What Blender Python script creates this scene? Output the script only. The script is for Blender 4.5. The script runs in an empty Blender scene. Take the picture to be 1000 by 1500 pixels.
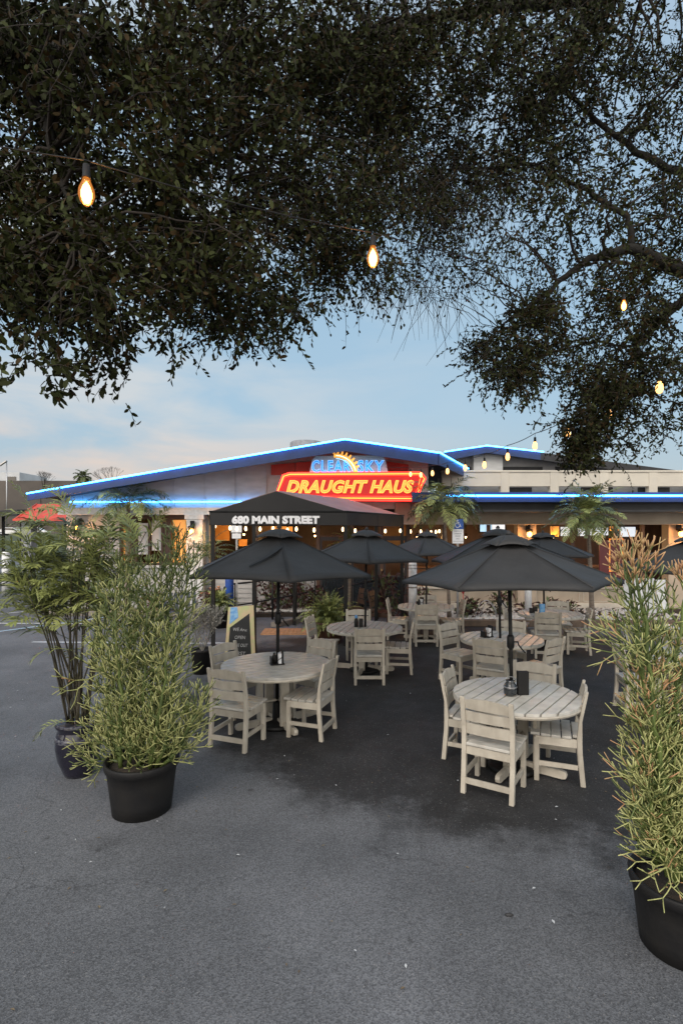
import bpy, math, random
import numpy as np
from mathutils import Vector, Matrix
random.seed(7); RNG = np.random.default_rng(11)
C = bpy.context.scene.collection
PI = math.pi
CAMZ = 2.34; FPX = 785.0
def W(px, py, d):
    """a point of the place at distance d seen at photo pixel px,py (used for planning sizes)"""
    return Vector(((px-500)/FPX*d, d, CAMZ-(py-780)/FPX*d))

# ------------------------------------------------------------------ mesh builder
class MB:
    def __init__(s): s.v=[]; s.f=[]; s.m=[]; s.sm=[]
    def add(s, vs, fs, m=0, smooth=False):
        b=len(s.v); s.v.extend([tuple(v) for v in vs])
        for f in fs: s.f.append(tuple(b+i for i in f)); s.m.append(m); s.sm.append(smooth)
        return s
    def box(s, c, d, rz=0, m=0, R=None):
        M = R if R is not None else Matrix.Rotation(rz,3,'Z')
        vs=[]
        for z in (-.5,.5):
            for (x,y) in ((-.5,-.5),(.5,-.5),(.5,.5),(-.5,.5)):
                vs.append(Vector(c)+M@Vector((x*d[0],y*d[1],z*d[2])))
        return s.add(vs,[(3,2,1,0),(4,5,6,7),(0,1,5,4),(1,2,6,5),(2,3,7,6),(3,0,4,7)],m)
    def span(s, a, b, m=0):
        c=[(a[i]+b[i])/2 for i in range(3)]; d=[abs(b[i]-a[i]) for i in range(3)]
        return s.box(c,d,m=m)
    def bar(s, p, q, w, h, up=(0,0,1), m=0):
        p=Vector(p); q=Vector(q); y=(q-p); L=y.length; y.normalize()
        x=y.cross(Vector(up)); 
        if x.length<1e-5: x=y.cross(Vector((1,0,0)))
        x.normalize(); z=x.cross(y)
        R=Matrix((x,y,z)).transposed()
        return s.box((p+q)/2,(w,L,h),m=m,R=R)
    def tube(s, pts, r, n=6, m=0, smooth=True, cap=True):
        pts=[Vector(p) for p in pts]; k=len(pts)
        rs=r if isinstance(r,(list,tuple)) else [r]*k
        t0=(pts[1]-pts[0]).normalized()
        a=t0.cross(Vector((0,0,1)) if abs(t0.z)<.9 else Vector((1,0,0))).normalized()
        vs=[]
        for i,p in enumerate(pts):
            t=(pts[min(i+1,k-1)]-pts[max(i-1,0)])
            if t.length<1e-9: t=t0
            t.normalize(); a=(a-t*a.dot(t))
            if a.length<1e-6: a=t.orthogonal()
            a.normalize(); b=t.cross(a)
            for j in range(n):
                an=2*PI*j/n; vs.append(p+(a*math.cos(an)+b*math.sin(an))*rs[i])
        fs=[]
        for i in range(k-1):
            for j in range(n):
                j2=(j+1)%n; fs.append((i*n+j,i*n+j2,(i+1)*n+j2,(i+1)*n+j))
        if cap: fs.append(tuple(range(n-1,-1,-1))); fs.append(tuple((k-1)*n+j for j in range(n)))
        return s.add(vs,fs,m,smooth)
    def lathe(s, prof, n=24, c=(0,0,0), m=0, smooth=True, M=None):
        vs=[]
        for (r,z) in prof:
            for j in range(n):
                a=2*PI*j/n; v=Vector((r*math.cos(a),r*math.sin(a),z))
                if M is not None: v=M@v
                vs.append(v+Vector(c))
        fs=[]
        for i in range(len(prof)-1):
            for j in range(n):
                j2=(j+1)%n; fs.append((i*n+j,i*n+j2,(i+1)*n+j2,(i+1)*n+j))
        if prof[0][0]>1e-4: fs.append(tuple(range(n-1,-1,-1)))
        if prof[-1][0]>1e-4: fs.append(tuple((len(prof)-1)*n+j for j in range(n)))
        return s.add(vs,fs,m,smooth)
    def prism(s, poly, a, b, axis='z', m=0):
        """poly: 2-D outline (counter-clockwise), extruded from a to b along axis"""
        n=len(poly)
        def P(u,v,w): return {'z':(u,v,w),'y':(u,w,v),'x':(w,u,v)}[axis]
        vs=[P(u,v,a) for u,v in poly]+[P(u,v,b) for u,v in poly]
        fs=[tuple(range(n-1,-1,-1)),tuple(range(n,2*n))]+[(i,(i+1)%n,n+(i+1)%n,n+i) for i in range(n)]
        if axis=='y': fs=[tuple(reversed(f)) for f in fs]
        return s.add(vs,fs,m)
    def build(s, name, mats, parent=None, off=None, bevel=0, solid=0, loc=None, rot=None):
        me=bpy.data.meshes.new(name)
        vs=s.v
        if off is not None: vs=[(v[0]-off[0],v[1]-off[1],v[2]-off[2]) for v in vs]
        me.from_pydata(vs,[],s.f)
        if not isinstance(mats,(list,tuple)): mats=[mats]
        for mt in mats: me.materials.append(mt)
        me.polygons.foreach_set('material_index',s.m); me.polygons.foreach_set('use_smooth',s.sm)
        me.update()
        o=bpy.data.objects.new(name,me); C.objects.link(o)
        if parent is not None: o.parent=parent
        if loc is not None: o.location=loc
        if rot is not None: o.rotation_euler=rot
        if solid:
            md=o.modifiers.new('solid','SOLIDIFY'); md.thickness=solid
        if bevel:
            md=o.modifiers.new('bevel','BEVEL'); md.width=bevel; md.segments=2; md.limit_method='ANGLE'; md.angle_limit=.6
            md.harden_normals=False
        return o
def np_mesh(name, V, nper, mats, midx=None, parent=None, smooth=False):
    """V: (faces*nper,3) vertices of loose polygons of nper corners each"""
    me=bpy.data.meshes.new(name); nv=len(V); nf=nv//nper
    me.vertices.add(nv); me.vertices.foreach_set('co',V.astype(np.float32).ravel())
    me.loops.add(nv); me.loops.foreach_set('vertex_index',np.arange(nv,dtype=np.int32))
    me.polygons.add(nf); me.polygons.foreach_set('loop_start',np.arange(0,nv,nper,dtype=np.int32))
    me.polygons.foreach_set('loop_total',np.full(nf,nper,dtype=np.int32))
    for m in (mats if isinstance(mats,(list,tuple)) else [mats]): me.materials.append(m)
    if midx is not None: me.polygons.foreach_set('material_index',midx.astype(np.int32))
    me.update(calc_edges=True); me.validate()
    o=bpy.data.objects.new(name,me); C.objects.link(o)
    if parent is not None: o.parent=parent
    return o
def thing(name,label,cat,loc=(0,0,0),rz=0,group=None):
    o=bpy.data.objects.new(name,None); C.objects.link(o); o.empty_display_size=.1
    o.location=loc; o.rotation_euler=(0,0,rz); o['label']=label; o['category']=cat
    if group: o['group']=group
    return o
def tag(o,label,cat,group=None,kind=None):
    o['label']=label; o['category']=cat
    if group: o['group']=group
    if kind: o['kind']=kind
    return o
def structure(o,label=None):
    o['kind']='structure'
    if label: o['label']=label
    return o
def kids(o): return [c for c in list(C.objects) if c.parent==o]
def dup(o, loc=None, rz=None, label=None, parent=None, _kmap=None):
    if _kmap is None:
        _kmap={}
        for c in C.objects:
            if c.parent is not None: _kmap.setdefault(c.parent.name,[]).append(c)
    n=o.copy(); C.objects.link(n)
    if parent is not None: n.parent=parent
    for c in _kmap.get(o.name,[]): dup(c,parent=n,_kmap=_kmap)
    if loc is not None: n.location=loc
    if rz is not None: n.rotation_euler=(0,0,rz)
    if label: n['label']=label
    return n

# ------------------------------------------------------------------ materials
def mat(name, col, rough=.6, col2=None, scale=8, bump=0, bscale=60, metal=0, spec=.5, stretch=None, detail=4, thr=(.35,.65), coat=0, sub=None):
    m=bpy.data.materials.new(name); m.use_nodes=True; nt=m.node_tree; N=nt.nodes; L=nt.links
    b=N['Principled BSDF']; b.inputs['Roughness'].default_value=rough; b.inputs['Metallic'].default_value=metal
    b.inputs['Specular IOR Level'].default_value=spec; b.inputs['Coat Weight'].default_value=coat
    b.inputs['Base Color'].default_value=(*col,1)
    tc=N.new('ShaderNodeTexCoord'); mp=N.new('ShaderNodeMapping'); L.new(tc.outputs['Object'],mp.inputs[0])
    if stretch: mp.inputs['Scale'].default_value=stretch
    if col2 is None: col2=tuple(c*.72 for c in col)
    n=N.new('ShaderNodeTexNoise'); n.inputs['Scale'].default_value=scale; n.inputs['Detail'].default_value=detail; L.new(mp.outputs[0],n.inputs[0])
    r=N.new('ShaderNodeValToRGB'); r.color_ramp.elements[0].position=thr[0]; r.color_ramp.elements[1].position=thr[1]
    r.color_ramp.elements[0].color=(*col2,1); r.color_ramp.elements[1].color=(*col,1)
    L.new(n.outputs[0],r.inputs[0])
    oi=N.new('ShaderNodeObjectInfo'); mr=N.new('ShaderNodeMapRange'); mr.inputs[3].default_value=.86; mr.inputs[4].default_value=1.08; L.new(oi.outputs['Random'],mr.inputs[0])
    vm=N.new('ShaderNodeVectorMath'); vm.operation='SCALE'; L.new(r.outputs[0],vm.inputs[0]); L.new(mr.outputs[0],vm.inputs['Scale']); L.new(vm.outputs[0],b.inputs['Base Color'])
    if bump:
        n2=N.new('ShaderNodeTexNoise'); n2.inputs['Scale'].default_value=bscale; n2.inputs['Detail'].default_value=5; L.new(mp.outputs[0],n2.inputs[0])
        bp=N.new('ShaderNodeBump'); bp.inputs['Strength'].default_value=bump; bp.inputs['Distance'].default_value=.01
        L.new(n2.outputs[0],bp.inputs['Height']); L.new(bp.outputs[0],b.inputs['Normal'])
    return m
def emit(name,col,st,base=None):
    m=bpy.data.materials.new(name); m.use_nodes=True; b=m.node_tree.nodes['Principled BSDF']
    b.inputs['Base Color'].default_value=(*(base or col),1); b.inputs['Emission Color'].default_value=(*col,1); b.inputs['Emission Strength'].default_value=st
    b.inputs['Roughness'].default_value=.4
    return m
M={}
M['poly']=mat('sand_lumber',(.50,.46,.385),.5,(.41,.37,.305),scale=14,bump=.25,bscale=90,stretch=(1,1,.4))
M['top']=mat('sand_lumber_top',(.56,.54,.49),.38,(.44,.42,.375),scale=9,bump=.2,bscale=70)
M['canvas']=mat('umbrella_canvas',(.036,.0365,.038),.7,(.028,.0285,.0295),scale=3,bump=.9,bscale=9,spec=.35)
M['blackmetal']=mat('black_metal',(.006,.006,.006),.5,(.010,.010,.010),scale=20,spec=.3)
M['blackplastic']=mat('black_plastic',(.008,.008,.009),.62,(.015,.014,.013),scale=5,bump=.25,bscale=30,spec=.3)
M['awning']=mat('awning_vinyl',(.007,.007,.008),.65,(.010,.010,.011),scale=3,bump=.1,bscale=12)
M['awning_neon_lit']=mat('awning_vinyl_neon_lit',(.24,.15,.14),.6,(.19,.12,.11),scale=3)  # black vinyl with red neon and sky light painted into its colour
M['white']=mat('white_paint',(.72,.73,.74),.5,(.6,.6,.6),scale=12,bump=.05)
M['siding']=mat('pale_siding',(.50,.50,.49),.7,(.42,.42,.41),scale=2.5,bump=.1,stretch=(1,1,3))
M['siding_grey']=mat('grey_siding',(.33,.325,.32),.7,(.27,.265,.26),scale=3,bump=.1)
M['tan']=mat('tan_stucco',(.44,.37,.29),.8,(.37,.31,.24),scale=2.5,bump=.3,bscale=60)
M['cream']=mat('cream_stucco',(.62,.57,.48),.8,(.54,.5,.43),scale=1.3,bump=.25,bscale=50)
M['bluefascia']=mat('blue_fascia',(.010,.034,.12),.5,(.008,.026,.09),scale=3)
M['darkroof']=mat('dark_roof',(.035,.037,.042),.8,(.025,.026,.03),scale=6,bump=.3)
M['soffit']=mat('dark_soffit',(.03,.03,.032),.7,(.02,.02,.022),scale=4)
M['redpanel']=mat('red_panel',(.5,.055,.035),.5,(.4,.045,.03),scale=3)
M['darkwood']=mat('dark_wood',(.07,.035,.02),.5,(.045,.022,.013),scale=6,stretch=(1,1,.3),bump=.2)
M['brownwood']=mat('brown_wood',(.16,.085,.045),.6,(.1,.05,.03),scale=6,stretch=(1,1,.3),bump=.2)
M['orangewall']=mat('amber_plaster',(.62,.3,.08),.8,(.5,.22,.06),scale=3)
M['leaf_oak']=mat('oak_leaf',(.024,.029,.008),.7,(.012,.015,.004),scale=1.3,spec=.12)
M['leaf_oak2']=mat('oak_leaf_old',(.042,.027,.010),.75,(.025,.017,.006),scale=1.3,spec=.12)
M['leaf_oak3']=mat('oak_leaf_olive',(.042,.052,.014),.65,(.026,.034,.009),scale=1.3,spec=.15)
M['bark']=mat('oak_bark',(.016,.013,.010),.95,(.009,.008,.006),scale=12,bump=.8,bscale=30)
M['twig']=mat('oak_twig',(.03,.024,.019),.95)
M['firegreen']=mat('pencil_green',(.12,.16,.04),.5,(.05,.075,.02),scale=5)
M['firepale']=mat('pencil_pale',(.42,.42,.17),.5,(.26,.28,.10),scale=5)
M['fireorange']=mat('pencil_orange',(.46,.24,.12),.5,(.38,.27,.12),scale=9)
M['palmleaf']=mat('palm_leaf',(.33,.36,.12),.5,(.20,.235,.07),scale=4)
M['palmdark']=mat('palm_leaf_dark',(.12,.15,.05),.5,(.06,.08,.03),scale=4)
M['bamboo_stem']=mat('dark_cane',(.035,.028,.02),.5,(.05,.045,.02),scale=10)
M['trunk']=mat('palm_trunk',(.22,.18,.14),.9,(.14,.11,.09),scale=8,stretch=(1,1,4),bump=.8,bscale=25)
M['redleaf']=mat('red_leaf',(.07,.018,.016),.5,(.035,.012,.01),scale=6)
M['silver']=mat('silver_twig',(.40,.38,.34),.8,(.2,.19,.16),scale=6)
M['flower']=mat('orange_flower',(.55,.2,.08),.6,(.45,.3,.2),scale=30)
M['redflower']=mat('red_flower',(.6,.03,.04),.5)
M['soil']=mat('soil',(.035,.025,.018),.95,(.02,.015,.01),scale=30,bump=.8)
M['stone']=mat('white_stone',(.6,.58,.54),.8,(.42,.4,.37),scale=30)
M['kerb']=mat('kerb_concrete',(.24,.21,.18),.85,(.17,.15,.13),scale=6,bump=.4)
M['kerbbrown']=mat('brown_kerb',(.17,.12,.085),.85,(.11,.08,.06),scale=6,bump=.4)
M['tactile']=mat('tactile_pad',(.48,.25,.12),.8,(.38,.2,.1),scale=8,bump=.2)
M['bluepost']=mat('blue_post',(.03,.1,.42),.4)
M['slate']=mat('slate_paint',(.05,.065,.09),.5)
M['terra']=mat('brown_glaze',(.15,.075,.04),.5,(.09,.045,.03),scale=7)
M['chalk']=mat('chalkboard',(.012,.013,.013),.8,(.02,.021,.021),scale=5)
M['chalkmark']=mat('chalk',(.45,.45,.44),.95,(.2,.2,.2),scale=60)
M['frameyellow']=mat('painted_frame',(.42,.45,.20),.6,(.55,.40,.24),scale=9)
M['bluepaint']=mat('blue_painted',(.06,.24,.55),.5,(.2,.4,.6),scale=20)
M['signblue']=mat('sign_blue',(.02,.09,.36),.35)
M['signwhite']=mat('sign_white',(.75,.76,.78),.35,(.68,.69,.7),scale=5)
M['signtext']=mat('sign_print',(.12,.15,.2),.5)
M['lettergrey']=mat('white_vinyl_letters',(.8,.8,.82),.5,(.7,.7,.72),scale=9)
M['rust']=mat('red_metal_roof',(.55,.06,.035),.45,(.42,.05,.03),scale=4)
M['column']=mat('grey_column',(.3,.31,.33),.7)
M['brownfar']=mat('far_brown_wall',(.125,.105,.09),.9,(.075,.066,.06),scale=.12,detail=6)
M['whitefar']=mat('far_white_wall',(.5,.51,.52),.8,(.42,.43,.44),scale=.3)
M['carwhite']=mat('car_paint_white',(.7,.71,.72),.25,coat=.5)
M['glass']=mat('dark_glass',(.02,.025,.03),.08,spec=.8)
M['tyre']=mat('tyre',(.02,.02,.02),.8)
M['steel']=mat('steel',(.45,.45,.46),.35,metal=.8)
M['neonblue']=emit('neon_blue',(.045,.36,1.0),17)
M['neonyellow']=emit('neon_yellow',(1.0,.38,.06),1.8)
M['neonred']=emit('neon_red',(1.0,.02,.012),7)
M['signred']=emit('lit_red_cabinet',(.8,.008,.008),.42,(.25,.01,.01))
M['lettergold']=emit('lit_gold_letter',(.98,.46,.07),.8,(.4,.2,.05))
M['panelblue']=emit('lit_pale_panel',(.20,.32,.45),.12,(.26,.32,.38))
M['letterblue']=emit('lit_blue_letter',(.015,.22,1.0),1.1)
M['neonwhite']=emit('neon_white',(.35,.75,1.0),1.6)
M['sungold']=emit('lit_sun',(1.0,.46,.08),.95)
M['bulbcore']=emit('hot_filament',(1.0,.62,.22),22)
M['whitebulb']=emit('warm_white_bulb',(1.0,.72,.40),4)
M['farbulb']=emit('amber_bulb',(1.0,.50,.16),3.2)
M['lampglow']=emit('lamp_glow',(1.0,.42,.10),7)
M['screen']=emit('screen_light',(.35,.6,.85),1.1)
M['skylight']=emit('bright_window',(.75,.85,.95),.9)
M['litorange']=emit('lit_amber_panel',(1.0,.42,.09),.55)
M['posterred']=emit('backlit_red_poster',(.5,.02,.02),.06,(.07,.01,.012))
def amber_glass():
    m=bpy.data.materials.new('amber_bulb_glass'); m.use_nodes=True; nt=m.node_tree; N=nt.nodes; L=nt.links
    N.remove(N['Principled BSDF']); out=N['Material Output']
    t=N.new('ShaderNodeBsdfTransparent'); t.inputs[0].default_value=(1,.72,.4,1)
    e=N.new('ShaderNodeEmission'); e.inputs[0].default_value=(1,.36,.06,1); e.inputs[1].default_value=.9
    g=N.new('ShaderNodeBsdfGlossy'); g.inputs['Roughness'].default_value=.05
    x=N.new('ShaderNodeMixShader'); x.inputs[0].default_value=.45; L.new(t.outputs[0],x.inputs[1]); L.new(e.outputs[0],x.inputs[2])
    y=N.new('ShaderNodeMixShader'); y.inputs[0].default_value=.06; L.new(x.outputs[0],y.inputs[1]); L.new(g.outputs[0],y.inputs[2])
    L.new(y.outputs[0],out.inputs[0]); return m
M['amberglass']=amber_glass()
def asphalt():
    m=bpy.data.materials.new('asphalt'); m.use_nodes=True; nt=m.node_tree; N=nt.nodes; L=nt.links; b=N['Principled BSDF']
    tc=N.new('ShaderNodeTexCoord')
    def noise(sc,det=4,rg=.5):
        n=N.new('ShaderNodeTexNoise'); n.inputs['Scale'].default_value=sc; n.inputs['Detail'].default_value=det; n.inputs['Roughness'].default_value=rg
        L.new(tc.outputs['Object'],n.inputs[0]); return n.outputs[0]
    def mth(op,a,b_=None,clamp=False):
        n=N.new('ShaderNodeMath'); n.operation=op; n.use_clamp=clamp
        for i,x in enumerate((a,b_)):
            if x is None: continue
            if isinstance(x,(int,float)): n.inputs[i].default_value=x
            else: L.new(x,n.inputs[i])
        return n.outputs[0]
    def mix(f,a,c):
        n=N.new('ShaderNodeMix'); n.data_type='RGBA'
        if isinstance(f,float): n.inputs[0].default_value=f
        else: L.new(f,n.inputs[0])
        for i,x in ((6,a),(7,c)):
            if isinstance(x,tuple): n.inputs[i].default_value=(*x,1)
            else: L.new(x,n.inputs[i])
        return n.outputs[2]
    def ramp(x,a,c):
        n=N.new('ShaderNodeMapRange'); n.inputs[1].default_value=a; n.inputs[2].default_value=c; L.new(x,n.inputs[0]); n.interpolation_type='SMOOTHSTEP'; return n.outputs[0]
    sx=N.new('ShaderNodeSeparateXYZ'); L.new(tc.outputs['Object'],sx.inputs[0])
    # newer, darker resurfaced area under the tables (a shape of its own)
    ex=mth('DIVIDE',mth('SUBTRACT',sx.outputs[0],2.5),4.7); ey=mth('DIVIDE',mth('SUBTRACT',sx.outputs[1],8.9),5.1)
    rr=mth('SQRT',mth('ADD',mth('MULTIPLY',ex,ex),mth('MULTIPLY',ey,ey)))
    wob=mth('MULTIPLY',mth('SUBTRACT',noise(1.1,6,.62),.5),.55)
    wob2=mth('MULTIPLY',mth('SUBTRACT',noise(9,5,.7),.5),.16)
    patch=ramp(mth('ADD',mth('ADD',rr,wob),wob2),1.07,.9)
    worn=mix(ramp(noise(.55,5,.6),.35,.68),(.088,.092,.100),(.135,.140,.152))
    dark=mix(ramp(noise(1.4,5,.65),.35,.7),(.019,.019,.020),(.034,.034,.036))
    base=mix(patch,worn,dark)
    # oily stain shapes
    st=ramp(noise(.9,3,.5),.62,.74); base=mix(mth('MULTIPLY',st,.4),base,(.035,.035,.037))
    # hairline cracks, sparse
    wv=N.new('ShaderNodeVectorMath'); wv.operation='ADD'; nz=N.new('ShaderNodeTexNoise'); nz.inputs['Scale'].default_value=1.6; nz.inputs['Detail'].default_value=5; L.new(tc.outputs['Object'],nz.inputs[0]); L.new(tc.outputs['Object'],wv.inputs[0]); L.new(nz.outputs['Color'],wv.inputs[1])
    vc=N.new('ShaderNodeTexVoronoi'); vc.feature='DISTANCE_TO_EDGE'; vc.inputs['Scale'].default_value=.42; L.new(wv.outputs[0],vc.inputs[0])
    ck=mth('MULTIPLY',ramp(vc.outputs['Distance'],.0042,.0012),ramp(noise(.7,2),.48,.56)); base=mix(mth('MULTIPLY',ck,.35),base,(.018,.018,.019))
    # small round gum and oil spots
    vg=N.new('ShaderNodeTexVoronoi'); vg.inputs['Scale'].default_value=1.9; L.new(tc.outputs['Object'],vg.inputs[0])
    base=mix(mth('MULTIPLY',ramp(vg.outputs['Distance'],.05,.035),.5),base,(.03,.03,.031))
    # aggregate grain
    v=N.new('ShaderNodeTexVoronoi'); v.inputs['Scale'].default_value=130; L.new(tc.outputs['Object'],v.inputs[0])
    sp=N.new('ShaderNodeSeparateColor'); L.new(v.outputs['Color'],sp.inputs[0])
    g=mth('ADD',mth('MULTIPLY',sp.outputs[0],.8),.6)
    n=N.new('ShaderNodeMix'); n.data_type='RGBA'; n.blend_type='MULTIPLY'; n.inputs[0].default_value=1
    L.new(base,n.inputs[6]); cg=N.new('ShaderNodeCombineColor'); [L.new(g,cg.inputs[i]) for i in range(3)]; L.new(cg.outputs[0],n.inputs[7])
    fleck=ramp(sp.outputs[1],.975,.985)
    base=mix(mth('MULTIPLY',fleck,.3),n.outputs[2],(.28,.27,.26))
    L.new(base,b.inputs['Base Color'])
    rg=mth('ADD',mth('MULTIPLY',noise(3,3),.25),.6); L.new(rg,b.inputs['Roughness']); b.inputs['Specular IOR Level'].default_value=.35
    bp=N.new('ShaderNodeBump'); bp.inputs['Strength'].default_value=.4; bp.inputs['Distance'].default_value=.005
    h=mth('ADD',mth('MULTIPLY',v.outputs['Distance'],1.0),mth('MULTIPLY',noise(40,5,.7),.9)); L.new(h,bp.inputs['Height']); L.new(bp.outputs[0],b.inputs['Normal'])
    return m
M['asphalt']=asphalt()

def text_mesh(body, size, mats, parent, name, loc, rot=(PI/2,0,0), extrude=.004, offset=0, shear=0, bevel=0, fill='BOTH', align='CENTER', sx=1.0, spacing=1.0):
    cu=bpy.data.curves.new(name,'FONT'); cu.body=body; cu.size=size; cu.extrude=extrude; cu.offset=offset; cu.shear=shear
    cu.align_x=align; cu.align_y='CENTER'; cu.space_character=spacing
    cu.resolution_u=3
    if fill=='NONE': cu.fill_mode='NONE'; cu.bevel_depth=bevel; cu.bevel_resolution=1; cu.extrude=0
    t=bpy.data.objects.new(name,cu); C.objects.link(t)
    bpy.context.view_layer.update()
    dg=bpy.context.evaluated_depsgraph_get()
    me=bpy.data.meshes.new_from_object(t.evaluated_get(dg))
    bpy.data.objects.remove(t)
    o=bpy.data.objects.new(name,me); C.objects.link(o); me.materials.clear()
    for q in (mats if isinstance(mats,(list,tuple)) else [mats]): me.materials.append(q)
    o.parent=parent; o.location=loc; o.rotation_euler=rot; o.scale=(sx,1,1)
    return o
def fit(o,w,h):
    xs=[v.co.x for v in o.data.vertices]; ys=[v.co.y for v in o.data.vertices]
    cx=(min(xs)+max(xs))/2; cy=(min(ys)+max(ys))/2; fx=w/(max(xs)-min(xs)); fy=h/(max(ys)-min(ys))
    for v in o.data.vertices: v.co.x=(v.co.x-cx)*fx; v.co.y=(v.co.y-cy)*fy
    o.data.update(); return o

# ================================================================== SETTING
g=MB(); g.add([(-400,-30,0),(400,-30,0),(400,600,0),(-400,600,0)],[(0,1,2,3)])
structure(g.build('ground',M['asphalt']))
M['grass']=mat('rough_grass',(.06,.075,.03),.9,(.04,.05,.025),scale=1.5,bump=.4)
g=MB(); g.add([(-200,50,.004),(-16,50,.004),(-16,88,1.8),(-200,88,1.8),(-200,400,1.9),(-16,400,1.9)],[(0,1,2,3),(3,2,5,4)])
structure(g.build('grass_slope',M['grass']))
# painted parking lines (left)
M['linewhite']=mat('line_white',(.52,.54,.56),.8,(.3,.31,.33),scale=3,thr=(.2,.5)); M['lineblue']=mat('line_blue',(.38,.52,.62),.8,(.25,.36,.45),scale=3,thr=(.2,.5))
def line(name,a,b,w,m):
    q=MB(); a=Vector((*a,0)); b=Vector((*b,0)); t=(b-a).normalized(); n=Vector((-t.y,t.x,0))*w/2
    q.add([(a-n)+Vector((0,0,.004)),(b-n)+Vector((0,0,.004)),(b+n)+Vector((0,0,.004)),(a+n)+Vector((0,0,.004))],[(0,1,2,3)])
    o=q.build(name,m); structure(o,'painted parking line on the asphalt'); return o
line('parking_line',(-9.6,10.6),(-5.9,15.6),.11,M['lineblue'])
line('parking_line',(-14,13.9),(-6.1,13.75),.10,M['linewhite'])
line('parking_line',(-13,12.2),(-8.6,16.6),.10,M['linewhite'])
line('parking_line',(-6.6,11.45),(-4.6,11.35),.10,M['linewhite'])
line('parking_line',(-9.5,16.9),(-4.2,16.4-1.2),.09,M['linewhite'])
line('parking_line',(-3.2,11.3),(-2.2,11.35),.10,M['linewhite'])
# kerbs, beds
def ex(poly,z0,z1,name,m,bevel=.015):
    q=MB(); q.prism(poly,z0,z1); o=q.build(name,m,bevel=bevel); structure(o); return o
ex([(1.75,13.35),(12,13.05),(12,13.25),(1.8,13.55)],0,.16,'bed_kerb',M['kerbbrown'])
ex([(1.8,13.56),(12,13.26),(12,15.9),(1.8,15.9)],0,.10,'planting_bed',M['soil'],0)
ex([(-3.4,14.6),(-.4,15.0),(-.4,15.9),(-3.4,15.9)],0,.10,'planting_bed',M['soil'],0)
ex([(-1.75,13.25),(-.62,14.75),(-.5,14.66),(-1.6,13.17)],0,.13,'ramp_kerb',M['kerb'])
ex([(-.62,14.75),(1.4,15.9),(1.5,15.78),(-.5,14.66)],0,.13,'ramp_kerb',M['kerb'])
ex([(-8.3,15.0),(-3.5,15.0),(-3.5,15.14),(-8.3,15.14)],0,.13,'kerb',M['kerb'])
ex([(-8.3,15.15),(-3.5,15.15),(-3.5,15.9),(-8.3,15.9)],0,.09,'planting_bed',M['soil'],0)
q=MB(); 
for (cx,w) in ((-.98,1.0),(-1.75,.5)): pass
q.box((-1.1,12.6,.011),(1.5,.75,.022))
for i in range(14):
    for j in range(7): q.lathe([(.022,.022),(.016,.028)],8,c=(-1.8+.1*i+.05,12.29+.1*j,0))
structure(q.build('tactile_pad',M['tactile']))
# white stones in the beds, one mass of gravel
def stones(name,boxes,n):
    q=MB()
    for i in range(n):
        (x0,x1,y0,y1)=random.choice(boxes); r=random.uniform(.025,.06)
        x=random.uniform(x0,x1); y=random.uniform(y0,y1); a=random.random()*3
        pr=[(0,-r*.6),(r*.8,-r*.3),(r,.1*r),(r*.6,r*.6),(0,r*.75)]
        q.lathe(pr,6,c=(x,y,.1+r*.35),M=Matrix.Rotation(a,3,'Z')@Matrix.Diagonal((1.3,.8,1)).to_3x3(),smooth=False)
    o=q.build(name,M['stone']); o['kind']='stuff'; o['label']='white stones spread over the planting beds'
stones('white_gravel',[(1.9,9,13.6,15.8),(1.9,5,13.6,14.6),(-3.3,-.6,15.05,15.8)],2600)

# ================================================================== RESTAURANT HALL (gabled)
YW=16.0
hall=thing('restaurant_building','long pale restaurant hall with a low gabled roof edged in blue neon behind the umbrellas','building',(-3,16,0))
H=(-3,16,0)
def part(q,name,m,par,off,**k): return q.build(name,m,par,off=off,**k)
P=(.09,14.5,4.82); Lp=(-8.46,14.5,3.36); R1=(2.6,14.5,4.46); R2=(4.17,18.1,4.46)
# roof slabs
q=MB(); t=.05
def slab(q,a,b,c,d,t,m=0):
    lo=[Vector(p)-Vector((0,0,t)) for p in (a,b,c,d)]
    q.add([*map(Vector,(a,b,c,d)),*lo],[(0,1,2,3),(7,6,5,4),(0,4,5,1),(1,5,6,2),(2,6,7,3),(3,7,4,0)],m)
slab(q,Lp,P,(.09,25,4.82),(-8.46,25,3.36),t)
slab(q,P,R1,(4.0,25,4.3),(.09,25,4.82),t)
slab(q,R1,R2,(4.2,25,4.4),(4.0,25,4.3),t)
part(q,'roof',M['darkroof'],hall,H)
q=MB()
def fascia(q,a,b,h0,h1,th=.05):
    a=Vector(a); b=Vector(b); d=Vector((0,-th,0)) if abs((b-a).y)<.5 else Vector((.05,-.02,0))
    z=Vector((0,0,1)); up=.02
    vs=[a+d+z*up,b+d+z*up,b+d-z*h1,a+d-z*h0,a+z*up-d*.02,b+z*up-d*.02,b-z*h1-d*.02,a-z*h0-d*.02]
    q.add(vs,[(3,2,1,0),(4,5,6,7),(0,1,5,4),(1,2,6,5),(2,3,7,6),(3,0,4,7)])
fascia(q,Lp,P,.16,.28); fascia(q,(P[0]+.002,P[1],P[2]),R1,.28,.3); fascia(q,R1,R2,.3,.26)
part(q,'fascia_board',M['bluefascia'],hall,H)
q=MB()
off=Vector((0,-.085,.03))
q.tube([Vector(Lp)+off,Vector(P)+off,Vector(R1)+off],.019,8)
q.tube([Vector(R1)+off+Vector((.04,0,0)),Vector(R2)+Vector((.1,-.06,.03))],.019,8)
part(q,'neon_tube',M['neonblue'],hall,H)
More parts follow.
